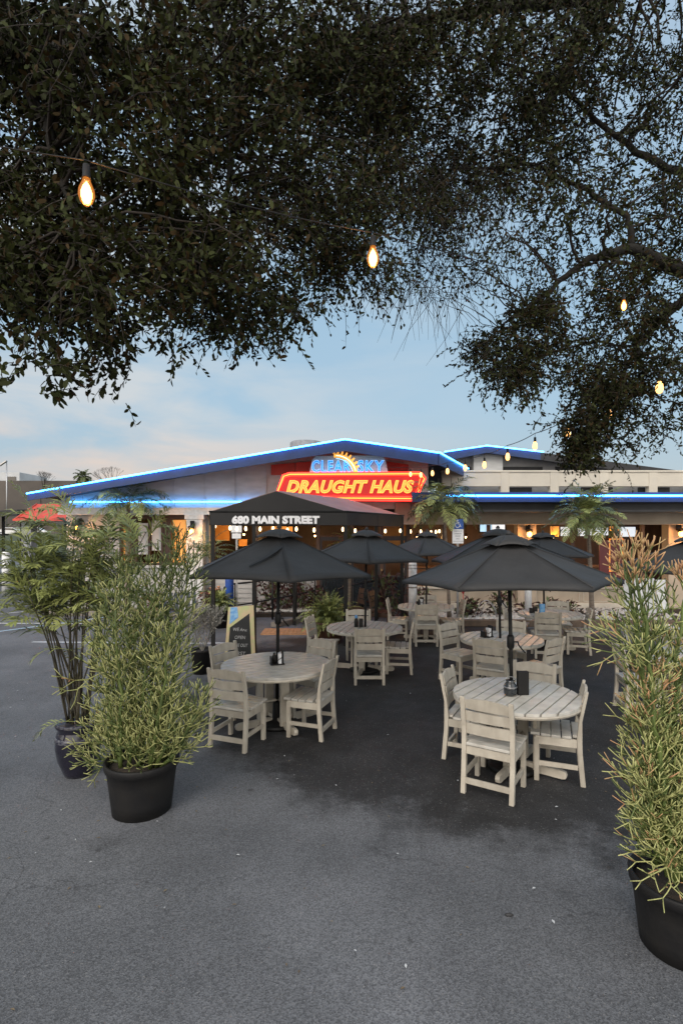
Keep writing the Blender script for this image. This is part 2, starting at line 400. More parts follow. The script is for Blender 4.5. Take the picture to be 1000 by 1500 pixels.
# soffit + gable wall with battens
def zr(x):   # underside of the roof over x
    return (4.82-(.09-x)*.1708 if x<.09 else 4.82-(x-.09)*.1434)-.055
q=MB()
xs=[-8.2]+[-7.6+.9*i for i in range(9)]+[.09,.9,1.8,2.55]
for i in range(len(xs)-1):
    a,b=xs[i],xs[i+1]
    q.prism([(a,3.03),(b-.012,3.03),(b-.012,zr(b-.012)),(a,zr(a))],15.7,15.76,axis='y')
q.prism([(-8.2,3.03),(2.55,3.03),(2.55,zr(2.55)-.02),(.09,zr(.09)-.02),(-8.2,zr(-8.2)-.02)],15.765,15.8,axis='y')
part(q,'gable_wall',M['siding'],hall,H)
for x in xs[1:-1]: q=MB(); q.box((x-.006,15.685,(3.03+zr(x))/2),(.05,.03,zr(x)-3.03)); part(q,'wall_batten',M['siding'],hall,H)
q=MB(); q.span((-8.25,15.6,2.86),(-2.0,15.8,3.03)); q.span((-8.27,15.58,3.03),(-2.0,15.69,3.06)); part(q,'white_band',M['white'],hall,H)
q=MB(); q.tube([(-7.9,15.61,3.23),(-2.2,15.61,3.23)],.019,8)
part(q,'neon_tube',M['neonblue'],hall,H)
for i in range(7): q=MB(); q.box((-7.7+.9*i,15.66,3.23),(.03,.07,.03)); part(q,'tube_bracket',M['steel'],hall,H)
# walls
q=MB()
q.span((-8.2,16,0),(-6.62,16.2,2.86)); q.span((-6.62,16,0),(-4.54,16.2,1.32)); q.span((-4.54,16.0,0),(-3.95,16.2,2.86)); q.span((-3.95,16,0),(-2.6,16.2,1.32))
for i in range(9): q.box((-5.4,15.992,.12+.14*i),(5.55,.02,.012))
part(q,'wall',M['siding'],hall,H)
q=MB(); q.span((-8.2,16.2,0),(-8.05,25,3.3)); part(q,'side_wall',M['siding'],hall,H)
q=MB(); q.span((-4.5,15.55,0),(-4.02,15.98,2.85)); q.span((-4.56,15.5,0),(-3.96,15.98,.18)); q.span((-4.54,15.52,2.72),(-3.98,15.98,2.86)); part(q,'corner_column',M['white'],hall,H,bevel=.01)
q=MB(); q.span((-6.66,15.93,1.29),(-4.5,16.0,1.36)); part(q,'window_sill',M['white'],hall,H)
# window group
win=[(-6.62,-6.0,'litorange'),(-5.98,-5.72,'darkwood'),(-5.70,-5.42,'panel'),(-5.38,-5.28,'darkwood'),(-5.24,-4.98,'panel'),(-4.95,-4.72+.05,'darkwood'),(-4.62,-4.62,'x')]
q=MB(); q.span((-6.62,16.02,2.74),(-4.54,16.14,2.86)); q.span((-6.62,16.02,1.36),(-4.54,16.14,1.44))
for x in (-6.6,-6.27,-6.14,-5.74,-5.36,-5.11,-4.57): q.span((x-.03,16.02,1.44),(x+.03,16.14,2.74))
q.span((-6.24,16.05,1.44),(-6.17,16.1,2.74)); q.span((-5.33,16.05,1.44),(-5.14,16.1,2.74))
wf=part(q,'window_frame',M['darkwood'],hall,H)
for a_,b_ in (((-6.57,16.2,1.44),(-6.3,16.22,2.45)),((-5.08,16.2,1.44),(-4.6,16.22,2.72))): q=MB(); q.span(a_,b_); q.build('pane',M['litorange'],wf,off=H)
for a_,b_ in (((-6.09,16.08,1.68),(-5.80,16.1,2.62)),((-5.68,16.08,1.8),(-5.40,16.1,2.7))): q=MB(); q.span(a_,b_); q.build('blind',M['signwhite'],wf,off=H)
q=MB(); q.span((-6.5,16.17,1.6),(-6.36,16.185,2.1)); q.build('red_poster',M['posterred'],wf,off=H)

# ------------------------------------------------------------------ red panels either side of the sign
for (x0,x1) in ((-2.05,-1.35),(-1.33,-.84)): q=MB(); q.prism([(x0,4.02),(x1,4.02),(x1,4.42+.09*(x1+.84)),(x0,4.42+.09*(x0+.84))],15.62,15.68,axis='y'); part(q,'red_panel',M['redpanel'],hall,H)
q=MB(); q.prism([(1.24,4.05),(1.95,4.05),(1.95,4.32),(1.24,4.43)],15.62,15.68,axis='y')
part(q,'red_panel',M['redpanel'],hall,H)

# ================================================================== THE NEON SIGN
sg=thing('neon_sign','large red and blue neon sign reading CLEAR SKY DRAUGHT HAUS under the gable','sign',(.26,14.75,3.24))
SO=(.26,14.75,3.24); D=14.75
def sp(px,py,d=D): w=W(px,py,d); return (w.x,w.z)
outl=[(404,727),(410,731.5),(608,733),(622,701),(615,693),(424,694),(415,697)]
poly=[sp(*p) for p in outl]
q=MB(); q.prism(poly,14.66,14.86,axis='y'); part(q,'cabinet',M['signred'],sg,SO,bevel=.01)
def loopt(q,pts,y,r,closed=True):
    p3=[(x,y,z) for x,z in pts]
    if closed: p3=p3+[p3[0],p3[1]]
    q.tube(p3,r,8)
cx=sum(p[0] for p in poly)/len(poly); cz=sum(p[1] for p in poly)/len(poly)
def inset(k,kz): return [(cx+(x-cx)*k,cz+(z-cz)*kz) for x,z in poly]
q=MB(); loopt(q,inset(.985,.90),14.62,.016); part(q,'yellow_neon_border',M['neonyellow'],sg,SO)
q=MB(); loopt(q,inset(1.002,1.03),14.64,.018); loopt(q,inset(.965,.77),14.63,.010); part(q,'red_neon_border',M['neonred'],sg,SO)
lw=(605-421)*D/FPX; lh=(721.5-704)*D/FPX
lc=W(512.5,712.8,14.6)
def sgtext(body,size,m,name,w,h,y,dx=0,**k):
    o=text_mesh(body,size,m,sg,name,(lc.x-SO[0]+dx,y-SO[1],lc.z-SO[2]),**k); fit(o,w,h); return o
sgtext('DRAUGHT HAUS',.4,M['lettergold'],'lettering',lw,lh,14.645,shear=.3,offset=.014,extrude=.01,spacing=1.06)
o=sgtext('DRAUGHT HAUS',.4,M['neonyellow'],'lettering_outline',lw+.03,lh+.03,14.625,shear=.3,offset=.012,bevel=.007,fill='NONE',spacing=1.06)
for px0 in (611.5,):
    p0=W(px0,717,14.6); p1=W(px0+3.5,701,14.6); q=MB(); q.tube([p0,p1],.008,6); part(q,'slanted_bar',M['neonyellow'],sg,SO)
# upper pale panel with CLEAR SKY and the sun
up=[sp(*p) for p in ((453,693),(568,692),(564,672),(558,667),(462,668),(457,674))]
q=MB(); q.prism(up,14.74,14.84,axis='y'); part(q,'upper_panel',M['panelblue'],sg,SO,bevel=.008)
def word(body,p0,p1,y0=674.5,y1=692):
    w=(p1-p0)*D/FPX; h=(y1-y0)*D/FPX; c=W((p0+p1)/2,(y0+y1)/2,14.7)
    o=text_mesh(body,.35,M['letterblue'],sg,'lettering',(c.x-SO[0],14.71-SO[1],c.z-SO[2]),offset=.006,extrude=.012,spacing=1.15); fit(o,w,h)
    o=text_mesh(body,.35,M['neonwhite'],sg,'lettering_outline',(c.x-SO[0],14.692-SO[1],c.z-SO[2]),offset=.008,fill='NONE',bevel=.0022,spacing=1.15); fit(o,w+.02,h+.02)
word('CLEAR',457,513); word('SKY',524,562)
# sun: half disc with stubby rays, arching over the words
q=MB(); c=W(492,697,14.68)
def arc(r0,r1,a0,a1,n=14):
    return [(c.x+r1*math.cos(a),c.z+r1*math.sin(a)) for a in [a0+(a1-a0)*i/n for i in range(n+1)]]+[(c.x+r0*math.cos(a),c.z+r0*math.sin(a)) for a in [a1+(a0-a1)*i/n for i in range(n+1)]]
A=arc(.50,.60,.16,1.68); n=15
vs=[]; fs=[]
for k in range(n):
    vs+= [(*[A[k][0]],14.655,A[k][1]),(A[2*n-1-k][0],14.655,A[2*n-1-k][1])]
for k in range(n-1): fs.append((2*k,2*k+1,2*k+3,2*k+2))
q.add(vs,fs)
for i in range(8):
    a=.40+i*.18; r0,r1=.61,.70
    q.prism([(c.x+r0*math.cos(a-.055),c.z+r0*math.sin(a-.055)),(c.x+r1*math.cos(a-.02),c.z+r1*math.sin(a-.02)),(c.x+r1*math.cos(a+.03),c.z+r1*math.sin(a+.03)),(c.x+r0*math.cos(a+.055),c.z+r0*math.sin(a+.055))],14.65,14.66,axis='y')
part(q,'sun_emblem',M['sungold'],sg,SO,solid=.01)
q=MB(); q.tube([(c.x+.47*math.cos(a),14.65,c.z+.47*math.sin(a)) for a in [.25+.11*i for i in range(13)]],.008,6)
q.tube([(c.x+.55*math.cos(a),14.64,c.z+.55*math.sin(a)) for a in [.25+.11*i for i in range(13)]],.008,6)
part(q,'sun_neon_line',M['neonwhite'],sg,SO)

# ================================================================== ENTRANCE CANOPY
cv=thing('entrance_canopy','black gabled entrance canopy lettered 680 MAIN STREET on black posts','canopy',(-.6,12.3,0)); CO=(-.6,12.3,0)
a=W(307,767.5,11); b=W(508,770.5,11); cc=W(591,771.5,13.6); dd=Vector((a.x+cc.x-b.x,13.6,cc.z))
zb,ze,zp=2.49,2.77,3.20
pk=Vector(((a.x+b.x)/2-.04,11,zp)); pk2=pk+Vector((cc.x-b.x,2.6,0))
A0,B0,C0,D0=[Vector((p.x,p.y,zb)) for p in (a,b,cc,dd)]; A1,B1,C1,D1=[Vector((p.x,p.y,ze)) for p in (a,b,cc,dd)]
q=MB(); q.add([A0,B0,B1,pk,A1],[(0,1,2,3,4)]); part(q,'front_gable_panel',M['awning'],cv,CO,solid=.012)
for f_ in ([B0,C0,C1,B1],[A0,A1,D1,D0]): q=MB(); q.add(f_,[(0,1,2,3)]); part(q,'side_valance',M['awning'],cv,CO,solid=.012)
q=MB(); q.add([B1,C1,pk2,pk,A1,D1],[(0,1,2,3),(4,3,2,5)]); part(q,'canopy_top',M['awning_neon_lit'],cv,CO,solid=.012)
q=MB()
for p in (A0+Vector((.06,.06,0)),B0+Vector((-.03,.06,0)),C0+Vector((-.05,-.05,0)),D0+Vector((.05,-.05,0)),(A0+B0)/2+Vector((-.5,.05,0)),(B0+C0)/2+Vector((-.05,0,0))):
    o=MB(); o.box((p.x,p.y,zb/2+.12),(.075,.075,zb+.24)); part(o,'post',M['blackmetal'],cv,CO)
q.tube([A1,B1,C1,D1,A1],.02,6); part(q,'frame_rail',M['blackmetal'],cv,CO)
tc_=W(403.7,761.3,10.97)
o=text_mesh('680 MAIN STREET',.25,M['lettergrey'],cv,'lettering',(tc_.x-CO[0],10.975-CO[1],tc_.z-CO[2]),extrude=.002,offset=.016); fit(o,128/FPX*11,12.4/FPX*11)

# ================================================================== DINING WING (right)
dw=thing('dining_wing','open fronted restaurant wing with tan stucco beam and blue neon eave on the right','building',(6,16,0)); DO=(6,16,0)
X0,X1=1.9,13.0
q=MB(); q.span((X0,14.5,3.165),(X1,14.56,3.43)); part(q,'fascia_board',M['bluefascia'],dw,DO)
q=MB(); q.tube([(X0+.9,14.46,3.33),(X1,14.46,3.33)],.024,8); part(q,'neon_tube',M['neonblue'],dw,DO)
q=MB(); slab(q,(X0,14.56,3.43),(X1,14.56,3.43),(X1,17.6,3.6),(X0,17.6,3.6),.04); part(q,'roof',M['darkroof'],dw,DO)
q=MB(); q.span((X0,14.75,2.95),(X1,14.83,3.35)); q.span((X0,14.6,2.9),(X1,14.75,2.96)); part(q,'gutter',M['soffit'],dw,DO)
q=MB(); q.span((X0-.35,15.4,2.575),(X1,15.75,3.2)); q.span((X0-.35,15.36,2.565),(X1,15.42,2.62)); part(q,'beam',M['tan'],dw,DO,bevel=.01)
for (x0,x1) in ((5.17,5.72),(9.6,10.08)):
    q=MB(); q.span((x0,15.75,0),(x1,16.1,2.57)); q.span((x0-.04,15.71,0),(x1+.04,16.1,.2)); part(q,'column',M['tan'],dw,DO,bevel=.01)
q=MB(); q.span((2.3,16.0,.24),(X1,16.15,.66)); part(q,'low_wall',M['tan'],dw,DO)
q=MB(); q.span((2.3,15.95,.0),(X1,16.15,.24)); q.span((2.27,15.93,.66),(X1,16.18,.73)); part(q,'wall_trim',M['cream'],dw,DO,bevel=.008)
q=MB()
for (x0,x1) in ((2.4,3.7),(3.8,5.1),(5.8,7.1),(7.2,8.4),(8.5,9.5)):
    for (u0,u1,w0,w1) in ((x0,x1,.27,.29),(x0,x1,.60,.62),(x0,x0+.02,.27,.62),(x1-.02,x1,.27,.62)): q.span((u0,15.985,w0),(u1,16.01,w1))
part(q,'panel_moulding',M['cream'],dw,DO)
q=MB(); q.span((-8.05,21,0),(X1,21.2,3.3)); q.span((X1,15.8,0),(X1+.15,21.2,3.3)); q.span((-2.6,16.0,0),(-2.5,21,3.0)); part(q,'back_wall',M['darkwood'],dw,DO)
q=MB(); q.span((-3.9,16.2,2.86),(X1,21,2.92)); part(q,'ceiling',M['darkwood'],dw,DO)
q=MB(); q.span((-3.9,15.98,2.575),(X0-.36,16.12,2.86)); part(q,'door_header',M['darkwood'],dw,DO)
# grey siding under the canopy, doors
q=MB(); q.span((-2.55,16.02,0),(-.75,16.16,1.2))
for i in range(8): q.span((-2.55,16.0,.06+.14*i),(-.75,16.03,.18+.14*i))
part(q,'grey_siding',M['siding_grey'],dw,DO)
for x in (-.7,.25,1.2,2.0):
    q=MB(); q.span((x-.05,16.0,0),(x+.05,16.12,2.575)); part(q,'door_post',M['darkwood'],dw,DO)
for x in (3.05,4.4,6.9,8.2,9.0):
    q=MB(); q.span((x-.05,16.02,.73),(x+.05,16.12,2.57)); part(q,'opening_post',M['darkwood'],dw,DO)
q=MB()
for i in range(30): q.span((-.6+.08*i-.6,20.93,.0),(-.53+.08*i-.6,20.98,2.6))
part(q,'panelling',M['darkwood'],dw,DO)
for (x0,x1) in ((-.64,.2),(.3,1.15),(1.25,1.95)):
    q=MB()
    for a_,b_ in (((x0,16.03,0),(x0+.06,16.09,2.2)),((x1-.06,16.03,0),(x1,16.09,2.2)),((x0+.06,16.03,0),(x1-.06,16.09,.12)),((x0+.06,16.03,2.1),(x1-.06,16.09,2.2)),((x0+.06,16.03,1.0),(x1-.06,16.09,1.05))): q.span(a_,b_)
    dr=part(q,'glass_door',M['soffit'],dw,DO)
    q=MB(); q.span((x0+.06,16.055,.12),(x1-.06,16.065,1.0)); q.build('pane',M['glass'],dr,off=DO)
    q=MB(); q.tube([(x1-.1,15.99,.95),(x1-.1,15.97,1.0),(x1-.1,15.97,1.25),(x1-.1,15.99,1.3)],.012,6); q.build('handle',M['steel'],dr,off=DO)
q=MB(); q.span((-.66,16.02,2.2),(1.96,16.1,2.24)); part(q,'transom_bar',M['darkwood'],dw,DO)
# lit amber wall patches / windows inside
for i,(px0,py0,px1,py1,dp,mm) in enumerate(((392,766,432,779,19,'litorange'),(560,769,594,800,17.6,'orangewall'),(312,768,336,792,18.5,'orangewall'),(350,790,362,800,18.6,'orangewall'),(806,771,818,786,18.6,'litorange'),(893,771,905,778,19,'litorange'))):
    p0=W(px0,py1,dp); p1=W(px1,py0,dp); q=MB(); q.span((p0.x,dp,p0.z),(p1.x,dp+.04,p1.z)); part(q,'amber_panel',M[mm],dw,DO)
for i,(px0,py0,px1,py1,dp) in enumerate(((821,772,837,785,20.9),(846,773,856,785,20.9),(862,773,890,784,20.9),(908,772,930,786,20.9))):
    p0=W(px0,py1,dp); p1=W(px1,py0,dp); q=MB(); q.span((p0.x,dp,p0.z),(p1.x,dp+.03,p1.z)); part(q,'bright_window',M['skylight'],dw,DO)
# shelves / bar clutter silhouettes inside
q=MB(); q.span((5.9,19,0),(9.5,19.6,1.1)); q.span((5.8,18.95,1.1),(9.6,19.7,1.16)); part(q,'bar_counter',M['brownwood'],dw,DO)
q=MB(); q.span((2.3,19.5,0),(4.9,20.1,1.05)); q.span((2.2,19.45,1.05),(5.0,20.15,1.1)); part(q,'bar_counter',M['brownwood'],dw,DO)

def pendant(x,y,z,lb,pw=30):
    t=thing('pendant_lamp',lb,'lamp',(x,y,z),0,'lit lamps hanging inside the restaurant')
    MB().tube([(0,0,2.86-z),(0,0,.1)],.008,5).build('cord',M['blackmetal'],t)
    q=MB(); q.lathe([(.02,.12),(.05,.10),(.13,.0),(.12,.0),(.04,.09)],14); q.build('lamp_shade',M['darkwood'],t)
    q=MB(); q.lathe([(0,-.06),(.04,-.03),(.04,.02),(0,.05)],10); q.build('bulb',M['whitebulb'],t)
    l=bpy.data.lights.new('lamp','POINT'); l.color=(1,.55,.2); l.energy=pw; l.shadow_soft_size=.06
    lo=bpy.data.objects.new('lamp_light',l); C.objects.link(lo); lo.parent=t; lo.location=(0,0,-.14)
pendant(-3.2,17.6,2.3,'lit lamp inside behind the left end of the canopy',60); pendant(-.9,18.2,2.25,'lit lamp inside behind the middle of the canopy',45)
pendant(2.6,18.4,2.2,'lit lamp inside left of the parking sign',50); pendant(4.4,19.0,2.2,'lit lamp inside near the wall screen',40); pendant(7.2,18.3,2.15,'lit lamp above the bar right of the tan column',60); pendant(9.0,18.6,2.2,'lit lamp above the right end of the bar',50)
pendant(-6.4,18.2,2.3,'lit lamp inside the hall window',40)
# rear parapet and upper gable building
pb=thing('parapet_building','cream stucco parapet with a row of openings above the dining wing eave','building',(8,17.6,0)); PO=(8,17.6,0)
q=MB(); q.span((3.3,17.6,3.86),(13.5,17.8,4.35)); q.span((3.3,17.6,3.3),(13.5,17.8,3.62)); part(q,'wall',M['cream'],pb,PO)
q=MB(); q.span((3.28,17.56,4.33),(13.5,17.82,4.38)); part(q,'coping',M['cream'],pb,PO)
for i in range(7):
    x=3.6+1.62*i; q=MB(); q.span((x,17.58,3.5),(x+.28,17.82,4.345)); part(q,'pier',M['cream'],pb,PO,bevel=.01)
q=MB(); q.span((3.3,18.4,3.3),(13.5,18.5,4.2)); part(q,'recess_back',M['siding_grey'],pb,PO)
for x in (5.3,8.0,9.9,11.6): q=MB(); q.span((x,17.9,3.6),(x+1.05,17.95,3.85)); part(q,'louvre',M['soffit'],pb,PO)
rb=thing('rear_gable_building','upper rear roof with blue neon ridge edge and grey wall behind the parapet','building',(8,20,0)); RO=(8,20,0)
a1=(3.82,20,5.30); a2=(5.4,20,5.53); a3=(7.4,20,5.30); a4=(13.2,20,4.54)
q=MB(); slab(q,a1,a2,(5.4,30,5.53),(3.82,30,5.30),.05); slab(q,a2,a3,(7.4,30,5.30),(5.4,30,5.53),.05); slab(q,a3,a4,(13.2,30,4.54),(7.4,30,5.3),.05); part(q,'roof',M['darkroof'],rb,RO)
q=MB(); fascia(q,a1,a2,.3,.22); fascia(q,(5.402,20,5.53),a3,.22,.26); part(q,'fascia_board',M['bluefascia'],rb,RO)
q=MB(); fascia(q,(7.402,20,5.298),a4,.26,.28); part(q,'dark_fascia',M['soffit'],rb,RO)
q=MB(); q.tube([(3.82,19.91,5.34),(5.4,19.91,5.57),(7.5,19.91,5.34)],.019,8); part(q,'neon_tube',M['neonblue'],rb,RO)
q=MB(); q.prism([(3.9,4.2),(12.9,4.2),(12.9,4.5),(7.4,5.22),(5.4,5.46),(3.9,5.24)],20.6,20.7,axis='y'); part(q,'wall',M['siding_grey'],rb,RO)
q=MB(); q.span((5.0,20.3,4.2),(6.1,20.6,5.3)); part(q,'wall_bay',M['siding'],rb,RO)
for (x0,x1) in ((3.95,4.95),(6.2,7.7),(8.2,9.5)): q=MB(); q.span((x0,20.55,4.5),(x1,20.59,4.86)); part(q,'opening',M['soffit'],rb,RO)
q=MB(); q.lathe([(.62,0),(.62,.2),(.66,.22),(.66,.95),(.6,1.0),(0,1.0)],20,c=(0,0,0)); o=q.build('roof_vent',M['column'],loc=(-1.45,22,5.05)); tag(o,'round grey roof vent behind the main gable ridge','roof vent')

# ================================================================== FAR LEFT
o=MB().prism([(-48,130),(-15,130),(-15,145),(-48,145)],1.8,14.7).build('far_brown_building',M['brownfar']); tag(o,'long dark brown building far beyond the parking lot','building')
q=MB(); q.span((-120,130,1.8),(-62,150,14.9)); 
q.span((-62,130,1.8),(-48.01,150,14.2)); o=q.build('brown_block',M['brownfar']); tag(o,'brown far block at the very left edge of the horizon','building')
wb=thing('far_white_building','pale flat roofed building rising above the brown wall at far left','building',(-104,160,0))
q=MB(); q.span((-120,160,0),(-96,175,20.3)); q.build('wall',M['whitefar'],wb,off=(-104,160,0))
for a_,b_ in (((-99.5,159.8,15.5),(-97,159.95,19)),((-112,159.8,15.5),(-104,159.95,19))): q=MB(); q.span(a_,b_); q.build('window',M['glass'],wb,off=(-104,160,0))
q=MB(); q.span((-94,165,0),(-77,175,16.4)); q.span((-92,164,16.4),(-79,175,17.1)); o=q.build('far_flat_building',M['whitefar']); tag(o,'low pale rooftop just showing above the brown building','building')
# carport on the left
cp=thing('carport','black flat carport on thin posts at the left edge','carport',(-14.6,25,0)); KO=(-14.6,25,0)
q=MB(); slab(q,(-20,23,3.0),(-13.9,23,3.32),(-13.9,29,3.6),(-20,29,3.4),.25); q.build('roof',M['soffit'],cp,off=KO)
for x,y in ((-15.75,25),(-14.9,25),(-16.9,25),(-14.4,28)): MB().span((x-.05,y-.05,0),(x+.05,y+.05,3.1)).build('post',M['blackmetal'],cp,off=KO)
# red hip roofed porch
pr=thing('red_roofed_porch','small porch with a bright red hipped roof and grey columns left of the hall','porch',(-11,20,0)); QO=(-11,20,0)
q=MB(); e=[(-11.9,19.5,2.80),(-9.75,19.5,2.80),(-9.75,22.5,2.80),(-11.9,22.5,2.80)]; r=[(-11.75,20.7,3.44),(-9.95,20.7,3.44),(-9.95,21.3,3.44),(-11.75,21.3,3.44)]
q.add(e+r,[(0,1,5,4),(3,0,4,7),(4,5,6,7),(2,3,7,6),(1,2,6,5),(3,2,1,0)]); q.build('roof',M['rust'],pr,off=QO)
q=MB(); q.tube([e[0],r[0]],.04,5); 
q.bar((-11.92,19.47,2.8),(-9.73,19.47,2.8),.04,.07); q.build('roof_seam',M['rust'],pr,off=QO)
q=MB(); q.span((-11.75,19.7,0),(-11.4,20.1,2.8)); q.build('column',M['column'],pr,off=QO)
q=MB(); q.span((-10.2,19.9,0),(-9.8,20.1,2.8)); q.build('wall',M['siding'],pr,off=QO)
q=MB(); 
for zz in (.5,.9): q.tube([(-12.5,18.6,zz),(-9.8,18.6,zz)],.025,6)
for x in (-12.4,-10.7): q.tube([(x,18.6,0),(x,18.6,.95)],.03,6)
o=q.build('hand_rail',M['blackmetal']); tag(o,'black metal rail in front of the red roofed porch','railing')
# cars
def car(loc,rz,label):
    t=thing('parked_car',label,'car',loc,rz,'cars parked beyond the carport')
    q=MB(); pr_=[(-2.2,.3),(2.2,.3),(2.25,.62),(2.1,.82),(1.25,.93),(.65,1.38),(-.9,1.42),(-1.75,1.0),(-2.2,.9),(-2.27,.6)]
    q.prism(pr_,-.85,.85,axis='y'); q.build('body',M['carwhite'],t,bevel=.08)
    q=MB(); q.prism([(1.1,.95),(.6,1.32),(-.85,1.35),(-1.5,1.0)],-.87,.87,axis='y'); q.build('window',M['glass'],t)
    for x in (-1.4,1.4):
        for y in (-.78,.78):
            w=MB(); w.lathe([(.33,-.1),(.33,.1)],18,M=Matrix.Rotation(PI/2,3,'X'),c=(x,y,.33)); wo=w.build('wheel',M['tyre'],t)
            w=MB(); w.lathe([(.2,-.11),(.2,.11)],14,M=Matrix.Rotation(PI/2,3,'X'),c=(x,y,.33)); w.build('rim',M['steel'],wo)
car((-58.3,95,1.8),0,'white car seen between the two carport posts at far left')
car((-53.0,93,1.8),.1,'white car partly behind the grey porch column')
car((-64.5,96,1.8),0,'white car cut by the left edge of the picture')
# street lamp, far palm, bare trees
sl=thing('street_lamp','thin street lamp with a slanted head above the far roofs','street lamp',(-62.4,100,1.8))
MB().tube([(0,0,0),(0,0,13.9)],.09,6).build('pole',M['steel'],sl); MB().bar((0,0,13.9),(-1.3,0,13.0),.5,.2).build('lamp_head',M['steel'],sl)
# ================================================================== BOLLARDS, SIGNS, RAILS
def bollard(name,loc,h,r,label):
    t=thing(name,label,'bollard',loc,0,'white bollards along the front of the building')
    q=MB(); q.lathe([(r,0),(r,h-.17),(r*.93,h-.165),(r*.93,h-.15),(r,h-.145),(r,h-.10),(r*.93,h-.095),(r*.93,h-.08),(r,h-.075),(r,h-.04),(r*.9,h-.01),(r*.6,h),(0,h+.005)],24); q.build('post',M['white'],t)
    q=MB(); q.lathe([(r*1.01,h*.62),(r*1.03,h*.625),(r*1.03,h*.635),(r*1.01,h*.64)],24); q.build('band',M['kerb'],t)
bollard('bollard',(1.71,12.9,0),1.62,.10,'white bollard just behind the far left table, nearest the canopy')
bollard('bollard',(4.66,13.4,0),1.6,.085,'white bollard rising behind the far right table')
bollard('bollard',(-12.5,20,0),1.62,.14,'white bollard at the very left edge beside the parking lines')
bollard('bollard',(-7.55,19-2.6,0),1.78,.12,'white bollard in front of the hall window behind the bamboo palm')
q=MB(); q.lathe([(.11,0),(.11,1.25),(.1,1.3),(0,1.32)],20); o=q.build('blue_bollard',M['bluepost'],loc=(-2.9,13.9,0)); tag(o,'bright blue round post under the canopy edge beside the railing','bollard')
# accessible parking sign
hs=thing('parking_sign','blue and white accessible parking sign on a thin post above the far umbrellas','sign',(2.82,13.0,0))
MB().box((0,.03,1.32),(.05,.03,2.64)).build('post',M['steel'],hs)
q=MB(); q.box((0,0,2.545),(.27,.012,.24)); pl=q.build('symbol_plate',M['signblue'],hs,bevel=.004)
q=MB(); q.box((0,0,2.245),(.27,.012,.345)); wp=q.build('text_plate',M['signwhite'],hs,bevel=.004)
q=MB()
def T(x,z): return (x,-.012,2.545+z)
q.lathe([(0,-.006),(.016,-.006),(.016,.006),(0,.006)],10,M=Matrix.Rotation(PI/2,3,'X'),c=T(-.012,.085))
q.tube([T(-.012,.062),T(-.006,.0),T(.04,.0),T(.055,-.06),T(.075,-.055)],.009,6); q.tube([T(-.01,.035),T(.03,.035)],.007,6)
q.tube([T(-.014+.055*math.cos(a),-.03+.055*math.sin(a)) for a in [1.9+.3*i for i in range(15)]],.008,6)
q.build('wheelchair_symbol',M['lettergrey'],pl)
for i,(s,w) in enumerate((('PARKING BY',.2),('DISABLED',.17),('PERMIT',.13),('ONLY',.1))):
    o=text_mesh(s,.05,M['signtext'],wp,'lettering',(0,-.008,2.375-i*.062),extrude=.001); fit(o,w,.034)
MB().span((-.12,-.009,2.125),(.12,-.006,2.133)).build('rule',M['signtext'],wp)
hs2=thing('notice_sign','small white two part notice sign on a post under the lettered canopy','sign',(-2.68,14.6-.9,0))
MB().box((0,.03,1.2),(.045,.03,2.4)).build('post',M['steel'],hs2)
MB().box((0,0,2.44),(.27,.012,.2)).build('upper_plate',M['signwhite'],hs2,bevel=.003); MB().box((0,0,2.25),(.23,.012,.13)).build('lower_plate',M['signwhite'],hs2,bevel=.003)
# hand rails on the ramp
def rail(label,posts,hs_,low=.55):
    t=thing('ramp_railing',label,'railing',posts[0])
    b=Vector(posts[0])
    for p,h in zip(posts,hs_): MB().tube([Vector(p)-b,Vector(p)-b+Vector((0,0,h))],.028,6).build('post',M['blackmetal'],t)
    q=MB(); top=[Vector(p)-b+Vector((0,0,h)) for p,h in zip(posts,hs_)]
    q.tube([top[0]+Vector((-.32,0,-.35)),top[0]+Vector((-.28,0,-.08)),top[0]+Vector((-.1,0,0))]+top[1:],.026,6); q.build('top_rail',M['blackmetal'],t)
    MB().tube([p-Vector((0,0,low)) for p in top],.022,6).build('lower_rail',M['blackmetal'],t)
rail('black two bar ramp railing left of the chalkboard under the canopy',[(-2.75,13.9,0),(-2.3,14.0,0),(-1.85,14.4,0),(-1.25,14.8,0),(-.75,15.2,0)],[1.0,1.05,1.1,1.17,1.25])
rail('black ramp railing right of the big fern pot',[(.2,13.8,0),(.55,14.2,0),(.98,14.5,0)],[.95,1.0,1.05])
# wall sconces
def sconce(loc,label,power=14):
    t=thing('wall_lamp',label,'wall lamp',loc,0,'black wall lamps with amber globes')
    q=MB(); q.box((0,-.02,.16),(.12,.04,.2)); q.tube([(0,-.02,.2),(0,-.14,.22),(0,-.16,.12)],.014,6); q.lathe([(.03,.12),(.09,.10),(.10,.02),(.085,.02)],12,c=(0,-.16,0)); q.build('bracket',M['blackmetal'],t)
    q=MB(); q.lathe([(0,-.13),(.05,-.11),(.075,-.05),(.06,.01),(.04,.04)],14,c=(0,-.16,0)); q.build('globe',M['lampglow'],t)
    l=bpy.data.lights.new('lamp','POINT'); l.color=(1,.42,.12); l.energy=power*3.4; l.shadow_soft_size=.07
    lo=bpy.data.objects.new('lamp_light',l); C.objects.link(lo); lo.parent=t; lo.location=(0,-.28,-.04)
sconce((5.44,15.70,2.33),'amber wall lamp on the tan column right of the parking sign',11)
sconce((9.84,15.70,2.34),'amber wall lamp on the tan column at the right edge',11)
sconce((-4.3,15.5,2.42),'amber wall lamp on the white corner column left of the canopy',9)
sconce((-7.75,15.9,2.5),'amber wall lamp on the pale wall behind the bamboo palm',7)
